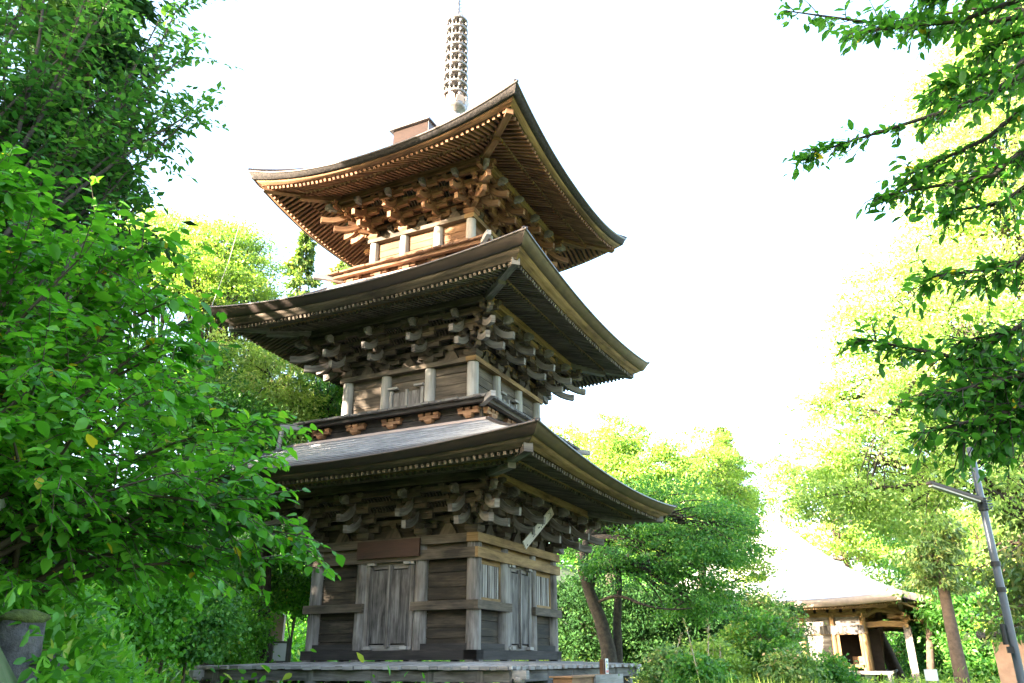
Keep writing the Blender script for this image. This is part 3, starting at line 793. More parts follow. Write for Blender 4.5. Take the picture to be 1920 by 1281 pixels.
for i in range(9):
    z = 17.38+i*.404; r = .40-.0075*i
    mb = MB()
    N = 24
    ring = [(r*math.cos(2*math.pi*j/N), r*math.sin(2*math.pi*j/N), z) for j in range(N+1)]
    mb.tube(ring, .05, 6, False)
    mb.lathe((0, 0, z-.03), [(r*.92, 0), (r*.95, .05)], 20)
    mb.tube([(r*.5*math.cos(2*math.pi*j/N), r*.5*math.sin(2*math.pi*j/N), z) for j in range(N+1)], .022, 6, False)
    mb.lathe((0, 0, z-.1), [(.10, 0), (.115, .1), (.10, .2)], 10)
    for j in range(8):
        a = 2*math.pi*j/8+.1; c, s_ = math.cos(a), math.sin(a)
        mb.bar((c*.08, s_*.08, z), (c*r, s_*r, z), .06, .07)
        mb.sweep([(c*r*.96, s_*r*.96, z+.06), (c*r*1.02, s_*r*1.02, z-.1), (c*r*.94, s_*r*.94, z-.2)], [.07, .09, .03], [.03]*3)
        mb.ell((c*r*1.08, s_*r*1.08, z-.17), .045, .045, .06, 6, 4)
        a2 = a+math.pi/8; c2, s2 = math.cos(a2), math.sin(a2)
        mb.sweep([(c2*r*.55, s2*r*.55, z+.02), (c2*r*.75, s2*r*.75, z+.14), (c2*r*.98, s2*r*.98, z+.04)], [.05, .09, .04], [.03]*3)
    for j in range(16):
        a3 = 2*math.pi*j/16; c3, s3 = math.cos(a3)*r, math.sin(a3)*r
        mb.sweep([(c3, s3, z+.03), (c3*.9, s3*.9, z+.14), (c3*.98, s3*.98, z+.22)], [.03, .05, .02], [.02]*3)
    mb.build('finial_ring', M['finial'], fin)
mb = MB()
for sx in (1,):                                           # pierced flame plate beside the mast
    px, py = BR[0], BR[1]
    for i in range(16):
        z = 20.95+i*.16
        o_ = .34*(1-.02*i)
        mb.tube([(.02, 0, z), (px*o_*.5, py*o_*.5, z+.09), (px*o_, py*o_, z+.02)], .014, 5)
        mb.tube([(px*o_, py*o_, z+.02), (px*o_*.86, py*o_*.86, z+.1), (px*o_, py*o_, z+.17)], .013, 5)
        mb.tube([(px*o_*.45, py*o_*.45, z+.06), (px*o_*.7, py*o_*.7, z-.02), (px*o_*.6, py*o_*.6, z+.12)], .012, 5)
mb.build('flame_plate', M['verdigris'], fin)
# lightning rods at two eave corners
for q, z in ((4.25, 12.95), (4.62, 8.5)):
    mb = MB(); mb.tube([(-q, -q, z+.25), (-q+.02, -q-.02, z-.5)], .014, 5); mb.tube([(-q+.0, -q, z-.35), (-q+.45, -q+.1, z-.62)], .01, 5)
    mb.build('eave_rod', M['wire'], PAG)
mb = MB(); p0, p1 = Vector(LQ(-4.62, 4.62, 8.7)), Vector((-3.9, -3.9, 12.0)); mb.tube([(-4.62, -4.62, 8.7), (-4.45, -4.45, 10.0), (-4.25, -4.25, 12.6)], .007, 4); mb.build('earth_wire', M['wire'], PAG)

# ---- things fixed to or standing by the pagoda
mb = MB(); mb.bar((-.86, -2.47, 2.235), (.90, -2.47, 2.235), .05, .40)
pl = mb.build('plaque', M['plaque']); tag(pl, 'dark red brown wooden plaque hung above the front doors of the pagoda', 'plaque')

def at_x(u, v, X):
    d = BF + BR*(u-960)/CF - BU*(v-640.5)/CF
    return CPOS + d*((X-CPOS[0])/d[0])
f0, f1 = Vector(at_x(983, 1023, 3.0)), Vector(at_x(1035.5, 958, 3.12))
mb = MB(); mb.bar(f0, f1, .035, .20, up=(1, 0, 0)) if False else mb.sweep([f0, f1], [.20, .20], [.03, .03], up=(1, 0, .15))
tw = mb.build('plank_sign', M['plank']); tag(tw, 'pale slanted wooden plank with black brush writing leaning among the brackets', 'sign')
ax = (f1-f0).normalized(); nrm = Vector((1, 0, .15)); nrm = (nrm-ax*nrm.dot(ax)).normalized(); sd = ax.cross(nrm)
def glyph(txt, size, t, off):
    cu = bpy.data.curves.new('ink', 'FONT'); cu.body = txt; cu.size = size; cu.align_x = 'CENTER'; cu.align_y = 'CENTER'; cu.extrude = .001
    ob = bpy.data.objects.new('ink', cu); COL.objects.link(ob)
    dg = bpy.context.evaluated_depsgraph_get(); me = bpy.data.meshes.new_from_object(ob.evaluated_get(dg)); bpy.data.objects.remove(ob)
    o = f0.lerp(f1, t)+nrm*.018+sd*off
    X = -sd if (-sd).dot(Vector((0, 1, 0))) > 0 else sd
    me.transform(Matrix(((X.x, ax.x, nrm.x, o.x), (X.y, ax.y, nrm.y, o.y), (X.z, ax.z, nrm.z, o.z), (0, 0, 0, 1))))
    me.materials.clear(); me.materials.append(M['ink'])
    return me
try:
    me = glyph('\u516d', .17, .88, 0); link('brush_letter', me, tw)
except Exception as e: print('glyph', e)
mb = MB()
for t, off, w_, h_ in ((.60, .03, .03, .05), (.55, .04, .06, .02), (.50, .0, .03, .05), (.47, -.02, .05, .02), (.30, .03, .02, .16), (.28, -.03, .015, .10), (.06, .05, .03, .05)):
    c_ = f0.lerp(f1, t)+nrm*.018+sd*off; mb.bar(c_-ax*h_/2, c_+ax*h_/2, w_, .004, up=nrm)
mb.build('brush_mark', M['ink'], tw)

# placard on a post and wooden crate before the right side of the deck
p = at_x(1137, 1268, 4.42)
mb = MB(); z1 = at_x(1137, 1236, 4.42)[2]
pr = empty('placard_post', (4.40, p[1], -1.85), 'small brown post with white red banded notice by the right edge of the deck', 'notice')
mb.bar((4.36, p[1]-.05, -1.85), (4.36, p[1]-.05, z1+.0), .09, .19, up=(0, 1, 0)); mb.build('post', M['amber'], pr)
y = p[1]+.0
mb = MB(); mb.box((4.43, y+.03, (z1+p[2]+.05)/2), (.02, .17, z1-p[2]-.03), 2); mb.build('notice_board', M['white'], pr)
mb = MB(); mb.box((4.442, y+.03, p[2]+.10), (.008, .16, .05), 1); mb.build('red_band', M['redband'], pr)
mb = MB(); mb.ell((4.440, y-.01, p[2]+.22), .006, .03, .06, 8, 6); mb.build('yellow_mark', M['yellowprint'], pr)
mb = MB()
for yy, zz, h in ((.08, .16, .05), (.08, .23, .05), (.06, .30, .04), (.0, .31, .04)): mb.box((4.442, y+yy-.02, p[2]+zz), (.006, .016, h), 2)
mb.build('print_mark', M['ink'], pr)
a, b = at_x(1068, 1270, 4.75), at_x(1160, 1266, 4.75)
cr = empty('wooden_box', (4.75, (a[1]+b[1])/2, -1.85), 'plain wooden box with orange side and pale lid front before the deck', 'box')
mb = MB(); zt = a[2]; mb.box((4.6, (a[1]+b[1])/2, (zt-1.85)/2), (.4, b[1]-a[1], zt+1.85-.02), 1); mb.build('body', M['boxwood'], cr)
mb = MB(); mb.box((4.83, a[1]+(b[1]-a[1])*.70, (zt-1.85)/2+.02), (.05, (b[1]-a[1])*.60, zt+1.85), 1); mb.build('front_panel', M['pale'], cr)
mb = MB(); mb.box((4.58, (a[1]+b[1])/2, zt), (.5, b[1]-a[1]+.06, .03), 1); mb.build('lid', M['boxwood'], cr)
# notice board at the far left of the pagoda
c = at(524, 1222, 23.5); g = c[2]
nb = empty('notice_stand', (c[0], c[1], gz(c[0], c[1])), 'white notice panel in a grey wooden frame left of the pagoda', 'notice board')
rx = Vector((BR[0], BR[1], 0))
for sx in (-.21, .23):
    mb = MB(); q = Vector(c)+rx*sx; mb.bar((q.x, q.y, gz(q.x, q.y)-.2), (q.x, q.y, c[2]+.33+(.05 if sx < 0 else 0)), .075, .075, up=(0, 1, 0)); mb.build('leg', M['post'], nb)
for zz in (-.26, .24):
    mb = MB(); mb.sweep([Vector(c)-rx*.21+Vector((0, 0, zz)), Vector(c)+rx*.23+Vector((0, 0, zz))], .05, .055); mb.build('rail', M['post'], nb)
mb = MB(); mb.sweep([Vector(c)-rx*.17, Vector(c)+rx*.19], .02, .46); mb.build('panel', M['white'], nb)
# grave stone on the slope
c = at(514, 1170, 27.0); mb = MB(); rx2 = rx*.27
zb = gz(c[0], c[1])
poly = [Vector((c[0], c[1], 0))+rx*x+Vector((0, 0, z)) for x, z in ((-.30, min(zb, c[2])-.6), (.28, min(zb, c[2])-.6), (.30, c[2]+.25), (.12, c[2]+.36), (-.14, c[2]+.34), (-.26, c[2]+.2))]
mb.prism(poly, (-BF[0]*-.25, BF[1]*.25, 0)); tag(mb.build('grave_stone', M['pinkstone']), 'pinkish stone marker half hidden on the green slope left of the pagoda', 'stone')

# ================================================================== HALL in the distance
HX, HY = 2.68, 43.76; EH = 8.0; HZ = 3.20
HALL = empty('temple_hall', (HX, HY, -2), 'distant wooden temple hall with big pale pyramid roof and open doorway', 'temple hall')
def HP(k, s, q, z):
    return Matrix.Rotation(k*math.pi/2, 3, 'Z') @ Vector((s, -q, z)) + Vector((HX, HY, 0))
class HM(MB):
    def side(s, k):
        s.M = Matrix.Translation((HX, HY, 0)) @ Matrix.Rotation(k*math.pi/2, 4, 'Z'); return s
mb = HM(); lip = HM(); lo_ = HM(); raf = HM()
def hs(m, k, rows, ncol=21):
    pts = []; uvs = []; acc = 0; prev = None
    for q, zf in rows:
        if prev: acc += math.hypot(q-prev[0], zf(0)-prev[1])
        prev = (q, zf(0)); r = []; u = []
        for j in range(ncol):
            t = -1+2*j/(ncol-1); r.append(LQ(t*q, q, zf(t))); u.append((t*q, acc))
        pts.append(r); uvs.append(u)
    m.side(k); m.grid(pts, uvs)
for k in range(4):
    hs(mb, k, [(EH+(.62-EH)*(i/14), rise(HZ+6.15*(.72*(i/14)+.28*(i/14)**2.0), .38*(1-i/14)**2, 2.4)) for i in range(15)])
    hs(lip, k, [(EH-.02, rise(HZ, .38, 2.4)), (EH+.02, rise(HZ-.03, .38, 2.4)), (EH-.12, rise(HZ-.42, .30, 2.4)), (EH-.35, rise(HZ-.43, .28, 2.4))])
    hs(lo_, k, [(EH-.3, rise(HZ-.42, .28, 2.4)), (EH-1.4, rise(HZ-.50, .05, 2.4)), (5.5, rise(HZ-.2, 0, 2))])
    raf.side(k)
    for i in range(-58, 59):
        s = i*.13; t = min(1, abs(s)/7.5)
        if abs(s) < 7.5: raf.bar(LQ(s, max(5.4, abs(s)), HZ-.30), LQ(s, EH-.40, HZ-.50+.28*t**2.4), .065, .09)
hr = mb.build('roof', M['hallroof'], HALL); lip.build('fascia', M['flash'], hr); lo_.build('soffit', M['tan'], hr)
raf.build('eave_slats', M['tan'], hr)
mb = HM().side(0); mb.box((0, 0, HZ+6.35), (1.45, 1.45, .42)); mb.box((0, 0, HZ+6.60), (1.6, 1.6, .10)); mb.ell((0, 0, HZ+6.95), .34, .34, .36); mb.tube([(0, 0, HZ+7.2), (0, 0, HZ+7.6)], [.12, .02], 8)
mb.build('roof_crown', M['flash'], hr)
HWq = 5.45; HF = -.92
for k in range(4):
    for i in range(6):
        s = -HWq+2*HWq*i/6
        mb = HM().side(k); mb.tube([LQ(s, HWq, HF), LQ(s, HWq, HZ-.55)], .17, 12); mb.build('column', M['tan'], HALL)
    m = HM().side(k)
    if k == 0:
        x1 = HWq; x0 = HWq-2*HWq/6
        for j in range(6):
            if j < 5: hplanks(m, -HWq+2*HWq*j/6, -HWq+2*HWq*(j+1)/6, HWq-.05, HF, 1.35, 7, .06)
        m.bar(LQ(-HWq, HWq-.03, 1.9), LQ(HWq, HWq-.03, 1.9), .06, 1.05)
    else:
        hplanks(m, -HWq, HWq, HWq-.05, HF, HZ-.4, 9, .06)
    m.build('wall', M['column'] if k == 0 else M['beam'], HALL)
    m = HM().side(k); m.bar(LQ(-HWq-.3, HWq+.02, 2.42), LQ(HWq+.3, HWq+.02, 2.42), .2, .26); m.bar(LQ(-HWq-.2, HWq+.04, 1.32), LQ(HWq+.2, HWq+.04, 1.32), .2, .16)
    for i in range(-7, 8):
        for q, z in ((HWq+.2, 2.66), (HWq+.5, 2.80)): m.block(LQ(i*.78, q, z-.1), .3, .3, .2); m.bar(LQ(i*.78-.3, q, z-.12), LQ(i*.78+.3, q, z-.12), .14, .14)
    m.build('tie_beam', M['tan'], HALL)
m = HM().side(0)                                          # hanging apron boards over the doorway
x = -.2
while x < HWq+.1:
    m.bar(LQ(x, HWq+.20, 1.78), LQ(x, HWq+.20, 1.28+rnd.uniform(-.05, .05)), .20, .03, up=(0, 1, 0)); x += .215
m.build('apron_board', M['door'], HALL)
m = HM().side(0); xa, xb = HWq-2*HWq/6+.25, HWq-.25
for x in (xa, xb): m.bar(LQ(x, HWq, HF), LQ(x, HWq, 1.25), .16, .2, up=(0, 1, 0))
m.bar(LQ(xa, HWq, -.62), LQ(xb, HWq, -.62), .2, .2); m.build('doorway_frame', M['tan'], HALL)
m = HM().side(0); m.box((HWq/2+1.8, -2.6, .3), (3.4, .1, 2.6)); m.box((xa-.4, -3.9, .3), (.08, 2.8, 2.6)); m.box((HWq/2+1.6, -3.9, -.9), (3.6, 2.8, .06)); m.build('inner_wall', M['interior'], HALL)
m = HM().side(0); m.box((xa+1.0, -4.2, -.4), (.8, .5, .7)); m.build('offertory_box', M['boxwood'], HALL)
for k in range(4):
    m = HM().side(k); m.bar(LQ(-6.7, 6.1, HF-.08), LQ(6.7-1.2, 6.1, HF-.08), 1.2, .10); m.bar(LQ(-6.8, 6.72, HF-.02), LQ(6.8, 6.72, HF-.02), .09, .12)
    vd = m.build('veranda', M['pale'], HALL)
    for i in range(7):
        m = HM().side(k); s = -6.5+13*i/6; m.bar(LQ(s, 6.6, HF-.12), LQ(s, 6.6, -2.4), .16, .16, up=(0, 1, 0)); m.build('veranda_post', M['pale'], vd)
# porch on the right (+x) side
m = MB(); yA, yB = 36.9, 49.2; xo = 12.6
rows = []; uv = []
for i in range(9):
    a = i/8; r = []; u = []
    for j in range(13):
        t = -1+2*j/12; xx = 9.6+(xo-9.6)*a; r.append((xx, (yA+yB)/2+t*(yB-yA)/2*(1+.03*a), 4.15-1.30*a**.8+.32*abs(t)**3*a)); u.append((r[-1][1], a*3))
    rows.append(r); uv.append(u)
m.grid(rows, uv); pr_ = m.build('porch_roof', M['hallroof'], HALL)
m = MB()
for i in range(8):
    a, b = rows[i][0], rows[i+1][0]; m.prism([(a[0], a[1], a[2]), (b[0], b[1], b[2]), (b[0]-.03, b[1], b[2]-.42), (a[0], a[1], a[2]-.42)], (0, .25, 0))
for j in range(12):
    a, b = rows[8][j], rows[8][j+1]; m.prism([a, b, (b[0]-.08, b[1], b[2]-.36), (a[0]-.08, a[1], a[2]-.36)], (-.2, 0, 0))
m.build('fascia', M['flash'], pr_)
m = MB()
for j in range(40):
    y = yA+.3+(yB-yA-.6)*j/39; m.bar((9.6, y, 3.4), (12.2, y, 2.28), .08, .1)
m.box((10.9, (yA+yB)/2, 2.96), (2.6, yB-yA-.4, .03)); m.build('rafters', M['tan'], pr_)
for y in (38.55, 42.0, 45.6, 49.0):
    m = MB(); m.box((10.6, y, -.3), (.42, .42, 4.0), 2); m.build('porch_post', M['column'], HALL)
    m = MB(); m.block((10.6, y, 1.95), .6, .6, .35); m.bar((10.6, y-.9, 2.35), (10.6, y+.9, 2.35), .25, .22); m.sweep([(9.6, y, 2.3), (10.6, y, 2.25), (11.4, y, 2.1)], .2, [.3, .25, .15]); m.build('porch_bracket', M['tan'], HALL)
    m = MB(); m.sweep([(8.1, y, 1.78), (9.3, y, 1.86), (10.6, y, 1.78)], .26, .34); m.sweep([(8.2, y, 2.3), (9.0, y, 2.75), (9.9, y, 2.65), (10.7, y, 2.2), (11.6, y, 2.0)], .2, [.3, .42, .42, .3, .2]); m.build('porch_beam', M['tan'], HALL)
m = MB(); m.bar((10.6, 38.2, 1.75), (10.6, 49.3, 1.75), .24, .32); m.build('porch_lintel', M['tan'], HALL)

# ================================================================== LAMP POLE, small things on the right
p0 = at(1914, 1281, 10.0); p0[2] = gz(p0[0], p0[1]); pt = at(1842, 845, 10.0)
LP = empty('lamp_pole', p0, 'slim grey steel lamp pole with black bands and a long tube lamp', 'lamp pole')
pb, ptp = Vector(p0), Vector((p0[0]+.03, p0[1], pt[2]+.05))
mb = MB(); mb.tube([pb-Vector((0, 0, .3)), pb.lerp(ptp, .5), ptp], [.045, .040, .036], 14); mb.build('pole', M['steel'], LP)
def onpole(z): return pb.lerp(ptp, (z-pb.z)/(ptp.z-pb.z))
for v in (1057, 1106):
    z = at(1880, v, 10.0)[2]; mb = MB(); q = onpole(z); mb.tube([q-Vector((0, 0, .025)), q+Vector((0, 0, .025))], .049, 14); mb.build('black_band', M['black'], LP)
z = at(1858, 945, 10.0)[2]; q = onpole(z); rx = Vector((BR[0], BR[1], 0)); fw = Vector((BF[0], BF[1], 0)).normalized()
mb = MB(); mb.tube([q-Vector((0, 0, .07)), q+Vector((0, 0, .07))], .050, 12)
for j in range(5): mb.tube([q+rx*.05+fw*-.05+Vector((0, 0, -.09+.04*j)), q+rx*.11+Vector((0, 0, -.05+.03*j)), q-fw*.07+Vector((0, 0, -.06+.03*j))], .006, 5)
mb.build('clamp', M['black'], LP)
la, lb = Vector(at(1838, 937, 9.9)), Vector(at(1741, 905, 9.5))
mb = MB(); mb.sweep([q, la], .03, .03); mb.sweep([la, lb], [.085, .075], [.035, .03]); lm = mb.build('lamp_housing', M['lampback'], LP)
dn = Vector((0, 0, -.026)); mb = MB(); mb.sweep([la.lerp(lb, .04)+dn, la.lerp(lb, .97)+dn], [.065, .06], [.028, .024]); mb.build('lamp_cover', M['lampcover'], lm)
z = at(1896, 1205, 10.0)[2]; q = onpole(z)
mb = MB(); mb.tube([q-rx*.07+Vector((0, 0, .18)), q-rx*.075+Vector((0, 0, -.02))], .025, 8); mb.box(q-rx*.08-fw*.06+Vector((0, 0, -.07)), (.06, .09, .06)); mb.build('junction_box', M['black'], LP)
# white board right of the hall
c = at(1746, 1266, 33.0); g = gz(c[0], c[1])
wb = empty('white_board', (c[0], c[1], g), 'plain white board on thin legs among trees right of the hall', 'notice board')
mb = MB(); mb.sweep([Vector(c)-rx*.22, Vector(c)+rx*.22], .04, .36); mb.build('panel', M['white'], wb)
for s in (-.19, .19):
    mb = MB(); qq = Vector(c)+rx*s; mb.bar((qq.x, qq.y, g-.1), (qq.x, qq.y, c[2]-.15), .03, .03, up=(0, 1, 0)); mb.build('leg', M['steel'], wb)
# small reddish shed behind the pole
c = at(1905, 1225, 26.0); sz = c[2]
sh = empty('earth_shed', (c[0], c[1], gz(c[0], c[1])), 'small reddish earth walled shed with dark tiled roof behind the lamp pole', 'shed')
sdir = Vector((c[0]-CPOS[0], c[1]-CPOS[1], 0)).normalized(); sx_ = Vector((sdir.y, -sdir.x, 0))
def SP(a, b, z): return Vector((c[0], c[1], 0))+sx_*a+sdir*b+Vector((0, 0, z))
mb = MB(); mb.prism([SP(-.5, 0, -2.2), SP(2.6, 0, -2.2), SP(2.6, 0, sz+.5), SP(-.5, 0, sz+.27)], sdir*2.5); mb.build('wall', M['earthwall'], sh)
mb = MB(); mb.prism([SP(-.8, -.4, sz+.37), SP(2.8, -.4, sz+1.0), SP(2.8, -.4, sz+1.14), SP(-.85, -.4, sz+.49)], sdir*3.3)
for j in range(7): a = j/6; mb.tube([SP(-.75+3.45*a, -.42, sz+.5+.63*a), SP(-.75+3.45*a, 2.9, sz+.47+.66*a)], .07, 8)
mb.build('roof', M['stone'], sh)
# mossy stump and stone slabs bottom left
c = at(36, 1196, 4.7)
st = empty('stone_post', (c[0], c[1], gz(c[0], c[1])), 'squat grey stone post capped with brown green moss at the left edge', 'stone post')
mb = MB(); mb.tube([(c[0], c[1], c[2]-.35), (c[0], c[1], c[2]-.05), (c[0], c[1], c[2]+.09)], [.118, .108, .10], 12); mb.build('stone', M['stone'], st)
mb = MB(); mb.ell((c[0], c[1], c[2]+.09), 0.112, .112, .04, 14, 8, .12); mb.build('moss_cap', M['moss'], st)
for (u, v, D, w_, lab, mt) in ((82, 1254, 5.6, .11, 'flat reddish wood topped stone slab in the grass at bottom left', 'boxwood'), (60, 1238, 5.0, .10, 'mossy flat stone step below the stone post', 'moss')):
    c = at(u, v, D); sl = empty('stone_slab', (c[0], c[1], gz(c[0], c[1])), lab, 'stone slab', 'stone slabs in the grass')
    mb = MB(); mb.sweep([Vector(c)-rx*w_, Vector(c)+rx*w_], [.2, .18], [.07, .06]); mb.build('slab', M['stone'], sl)
    mb = MB(); mb.sweep([Vector(c)-rx*w_*.8+Vector((0, 0, .04)), Vector(c)+rx*w_*.8+Vector((0, 0, .04))], [.15, .14], [.025, .025]); mb.build('top', M[mt], sl)
c = at(4, 939, 5.2); g = gz(c[0]-.1, c[1])
ps = empty('white_stake', (c[0]-.08, c[1], g), 'thin wooden stake with a white cap at the far left edge', 'stake')
mb = MB(); mb.tube([(c[0]-.10, c[1], g-.2), (c[0]-.04, c[1], c[2]-.03)], .02, 8); mb.build('shaft', M['twig'], ps)
mb = MB(); mb.tube([(c[0]-.05, c[1], c[2]-.045), (c[0]-.035, c[1], c[2]+.03)], [.05, .045], 12); mb.build('cap', M['white'], ps)

# ================================================================== TREES
def limb(a, b, sag=.15, n=6, jit=.05):
    a, b = np.array(a, float), np.array(b, float); Ld = np.linalg.norm(b-a); P = []
    off = rng.normal(size=3)*jit*Ld
    for i in range(n+1):
        t = i/n; P.append(tuple(a+(b-a)*t+off*math.sin(math.pi*t)+np.array([0, 0, sag*Ld*math.sin(math.pi*t)])))
    return P
def tree(name, label, cat, base, top, r0, blobs, nclump, per, leaf, mat, bark='bark', spread=.45, flat=.42, group=None, shape='rhomb', droop=.0, limbs=None, asp=.5, shell=.5, twigs=True, lean=None, up=.3, tonebias=0.0):
    """base/top: trunk ends; blobs: list of (centre, (rx,ry,rz)) that the crown fills; clumps of leaves around twig ends"""
    base = np.array(base, float); top = np.array(top, float)
    root = empty(name, base, label, cat, group)
    wts = np.array([np.prod(b[1])**(2/3) for b in blobs]); wts /= wts.sum()
    bi = rng.choice(len(blobs), nclump, p=wts)
    C = np.array([b[0] for b in blobs])[bi]; Rr = np.array([b[1] for b in blobs])[bi]
    d = unit(rv(nclump)); rad = (shell+(1-shell)*rng.random(nclump))[:, None]**.8*(.85+.3*rng.random((nclump, 1)))
    K = C+d*Rr*rad
    cs = spread*.85*(.5+.9*rng.random(nclump))
    ctone = rng.normal(0, .16, nclump)
    idx = np.repeat(np.arange(nclump), per); n = len(idx)
    off = rv(n)*np.array([1, 1, flat])*cs[idx][:, None]*.75
    P = K[idx]+off
    out = unit(K-C)[idx]
    D = unit(out*.5+rv(n)*.7+np.array([0, 0, -.25-droop]))
    N = unit(np.array([0, 0, 1.0])*up+rv(n)*.6+out*.45)
    Lg = leaf*(.6+.8*rng.random(n))
    mb = MB()
    if lean is None: tp = limb(base, top, 0, 6, .03)
    else: tp = [tuple(q) for q in lean]
    nt_ = len(tp)
    mb.tube(tp, [r0*1.25]+[r0*(1-.62*i/(nt_-1)) for i in range(1, nt_)], 10)
    for c_, r_ in blobs:
        c_ = np.array(c_); j = min(nt_-1, max(1, int(nt_*.45+rnd.random()*nt_*.5)))
        s0 = np.array(tp[j]); l = limb(s0, c_, .08, 6, .06); rr = r0*.42
        mb.tube(l, [rr*(1-.7*i/6) for i in range(7)], 7)
        if twigs:
            sel = np.where(bi == [id(b[0]) for b in blobs].index(id(c_)) if False else np.all(np.isclose(C, c_), axis=1))[0]
            for q in sel[:max(6, len(sel)//3)]:
                s1 = np.array(l[rnd.randint(2, 6)]); t = limb(s1, K[q], .06, 4, .05); mb.tube(t, [rr*.32*(1-.75*i/4) for i in range(5)], 5, False)
    mb.build('trunk', M[bark], root)
    tone = np.clip(.45+ctone[idx]+rng.normal(0, .18, n), 0, 1)
    leaf_object('crown', P, D, N, Lg, Lg*asp*(.8+.4*rng.random(n)), mat, root, shape, tone, tonebias)
    return root
def conifer(label, base, h, r, mat, n=9000, leaf=.28, cat='tree', name='cedar_tree', group=None, bark='cedarbark', low=.12, spread=.45, tr=.25):
    base = np.array(base, float); root = empty(name, base, label, cat, group)
    mb = MB(); mb.tube([tuple(base-np.array([0, 0, .3])), tuple(base+np.array([0, 0, h*.5])), tuple(base+np.array([0, 0, h*.98]))], [tr, tr*.65, .03], 9)
    nb = int(n/70); tz = low+(1-low)*rng.random(nb)**.85; az = rng.random(nb)*2*math.pi
    prof = np.clip((1-tz)**.75+.03, 0, 1)*(.7+.45*rng.random(nb))*(.75+.25*np.sin(tz*40+az))
    Lb = r*prof
    tips = base+np.stack([np.cos(az)*Lb, np.sin(az)*Lb, tz*h-.12*Lb], 1); st_ = base+np.stack([0*az, 0*az, tz*h+.1*Lb], 1)
    for i in range(0, nb, 2): mb.tube([tuple(st_[i]), tuple((st_[i]+tips[i])/2+np.array([0, 0, .1])), tuple(tips[i])], [.05, .03, .012], 4, False)
    mb.build('trunk', M[bark], root)
    per = 70; idx = np.repeat(np.arange(nb), per); m = len(idx); u = .25+.8*rng.random(m)**.8
    P = st_[idx]+(tips-st_)[idx]*u[:, None]+rv(m)*np.array([1, 1, .55])*spread*(.35+.65*(1-np.abs(u-.6)))[:, None]*np.clip(Lb[idx]/r*1.4, .25, 1)[:, None]
    D = unit((tips-st_)[idx]*.4/np.maximum(Lb[idx], .2)[:, None]+rv(m)*.5+np.array([0, 0, -.55])); N = unit(rv(m)*.7+np.array([0, 0, .8]))
    Lg = leaf*(.6+.8*rng.random(m)); tone = np.clip(.45+rng.normal(0, .15, nb)[idx]+rng.normal(0, .18, m), 0, 1)
    leaf_object('crown', P, D, N, Lg, Lg*.42, mat, root, 'rhomb', tone)
    return root
def B(u, v, D, r, dy=None, rz=None): return (at(u, v, D), (r, dy or r, rz or r*.8))

# ---- left: near large-leaved shrub, stems arching out from the bank
def shrub(label, name, foot, targets, leaf, mat, ntwig, perleaf, r0=.02, tw=.55, cat='shrub', asp=.62, sag=.12, droop=.5, shape='leaf', group=None, start=.35, bark='twig', minr=.004):
    root = empty(name, foot, label, cat, group); mb = MB()
    Ps = []; Ds = []; Ns = []; Ls = []; Ts = []
    for tg in targets:
        f = np.array(foot)+np.array([rnd.uniform(-.35, .35), rnd.uniform(-.35, .35), 0]) if r0 < .05 else np.array(foot)
        l = limb(f, tg, sag, 10, .035); mb.tube(l, [max(minr, r0*(1-.85*i/10)) for i in range(11)], 6, False)
        la_ = np.array(l); bt = rng.normal(0, .12)
        for _ in range(ntwig):
            t = start+(1.02-start)*rnd.random()**.8; x = min(9.99, t*10); i = int(x); p = la_[i]+(la_[i+1]-la_[i])*(x-i)
            dr = unit((la_[min(i+1, 10)]-la_[i])[None])[0]+rng.normal(size=3)*.55+np.array([0, 0, -.05]); dr /= np.linalg.norm(dr)
            tl = tw*rnd.uniform(.5, 1.3); e = p+dr*tl+np.array([0, 0, -.12*tl]); m_ = (p+e)/2+np.array([0, 0, .06*tl])
            mb.tube([tuple(p), tuple(m_), tuple(e)], [minr*.9, minr*.7, minr*.4], 4, False)
            side = np.cross(dr, [0, 0, 1]); side /= max(1e-6, np.linalg.norm(side))
            for j in range(perleaf):
                a = (j+.7)/perleaf; a = min(1, a+rnd.uniform(-.04, .04)); b1 = (1-a)**2; b2 = 2*a*(1-a); q = b1*p+b2*m_+a*a*e
                sg = 1 if j % 2 else -1
                Ps.append(q); Ds.append(dr*.6+side*sg*.75+rng.normal(size=3)*.28+np.array([0, 0, -droop*rnd.uniform(.5, 1.3)]))
                Ns.append(np.array([0, 0, 1])+rng.normal(size=3)*.38); Ls.append(leaf*rnd.uniform(.4, 1.35)); Ts.append(min(.93, .45+bt+rng.normal(0, .2)) if rnd.random() > .006 else 1.0)
    mb.build('stem', M[bark], root)
    Ls = np.array(Ls); leaf_object('foliage', np.array(Ps), np.array(Ds), np.array(Ns), Ls, Ls*asp*rng.uniform(.85, 1.15, len(Ls)), mat, root, shape, np.clip(np.array(Ts), 0, 1))
    return root
def inpoly(poly, n):
    P = np.array(poly, float); mn, mx = P.min(0), P.max(0); out = []
    while len(out) < n:
        x, y = rng.uniform(mn, mx); c = False; j = len(P)-1
        for i in range(len(P)):
            if ((P[i][1] > y) != (P[j][1] > y)) and (x < (P[j][0]-P[i][0])*(y-P[i][1])/(P[j][1]-P[i][1])+P[i][0]): c = not c
            j = i
        if c: out.append((x, y))
    return out
f = at(-130, 1130, 6.0); f[2] = gz(f[0], f[1])
T = [at(u, v, rnd.uniform(4.6, 7.6)) for u, v in inpoly([(-150, 640), (60, 610), (270, 640), (360, 700), (420, 790), (450, 850), (470, 930), (510, 1010), (470, 1045), (400, 1060), (340, 1095), (-100, 1110)], 66)]
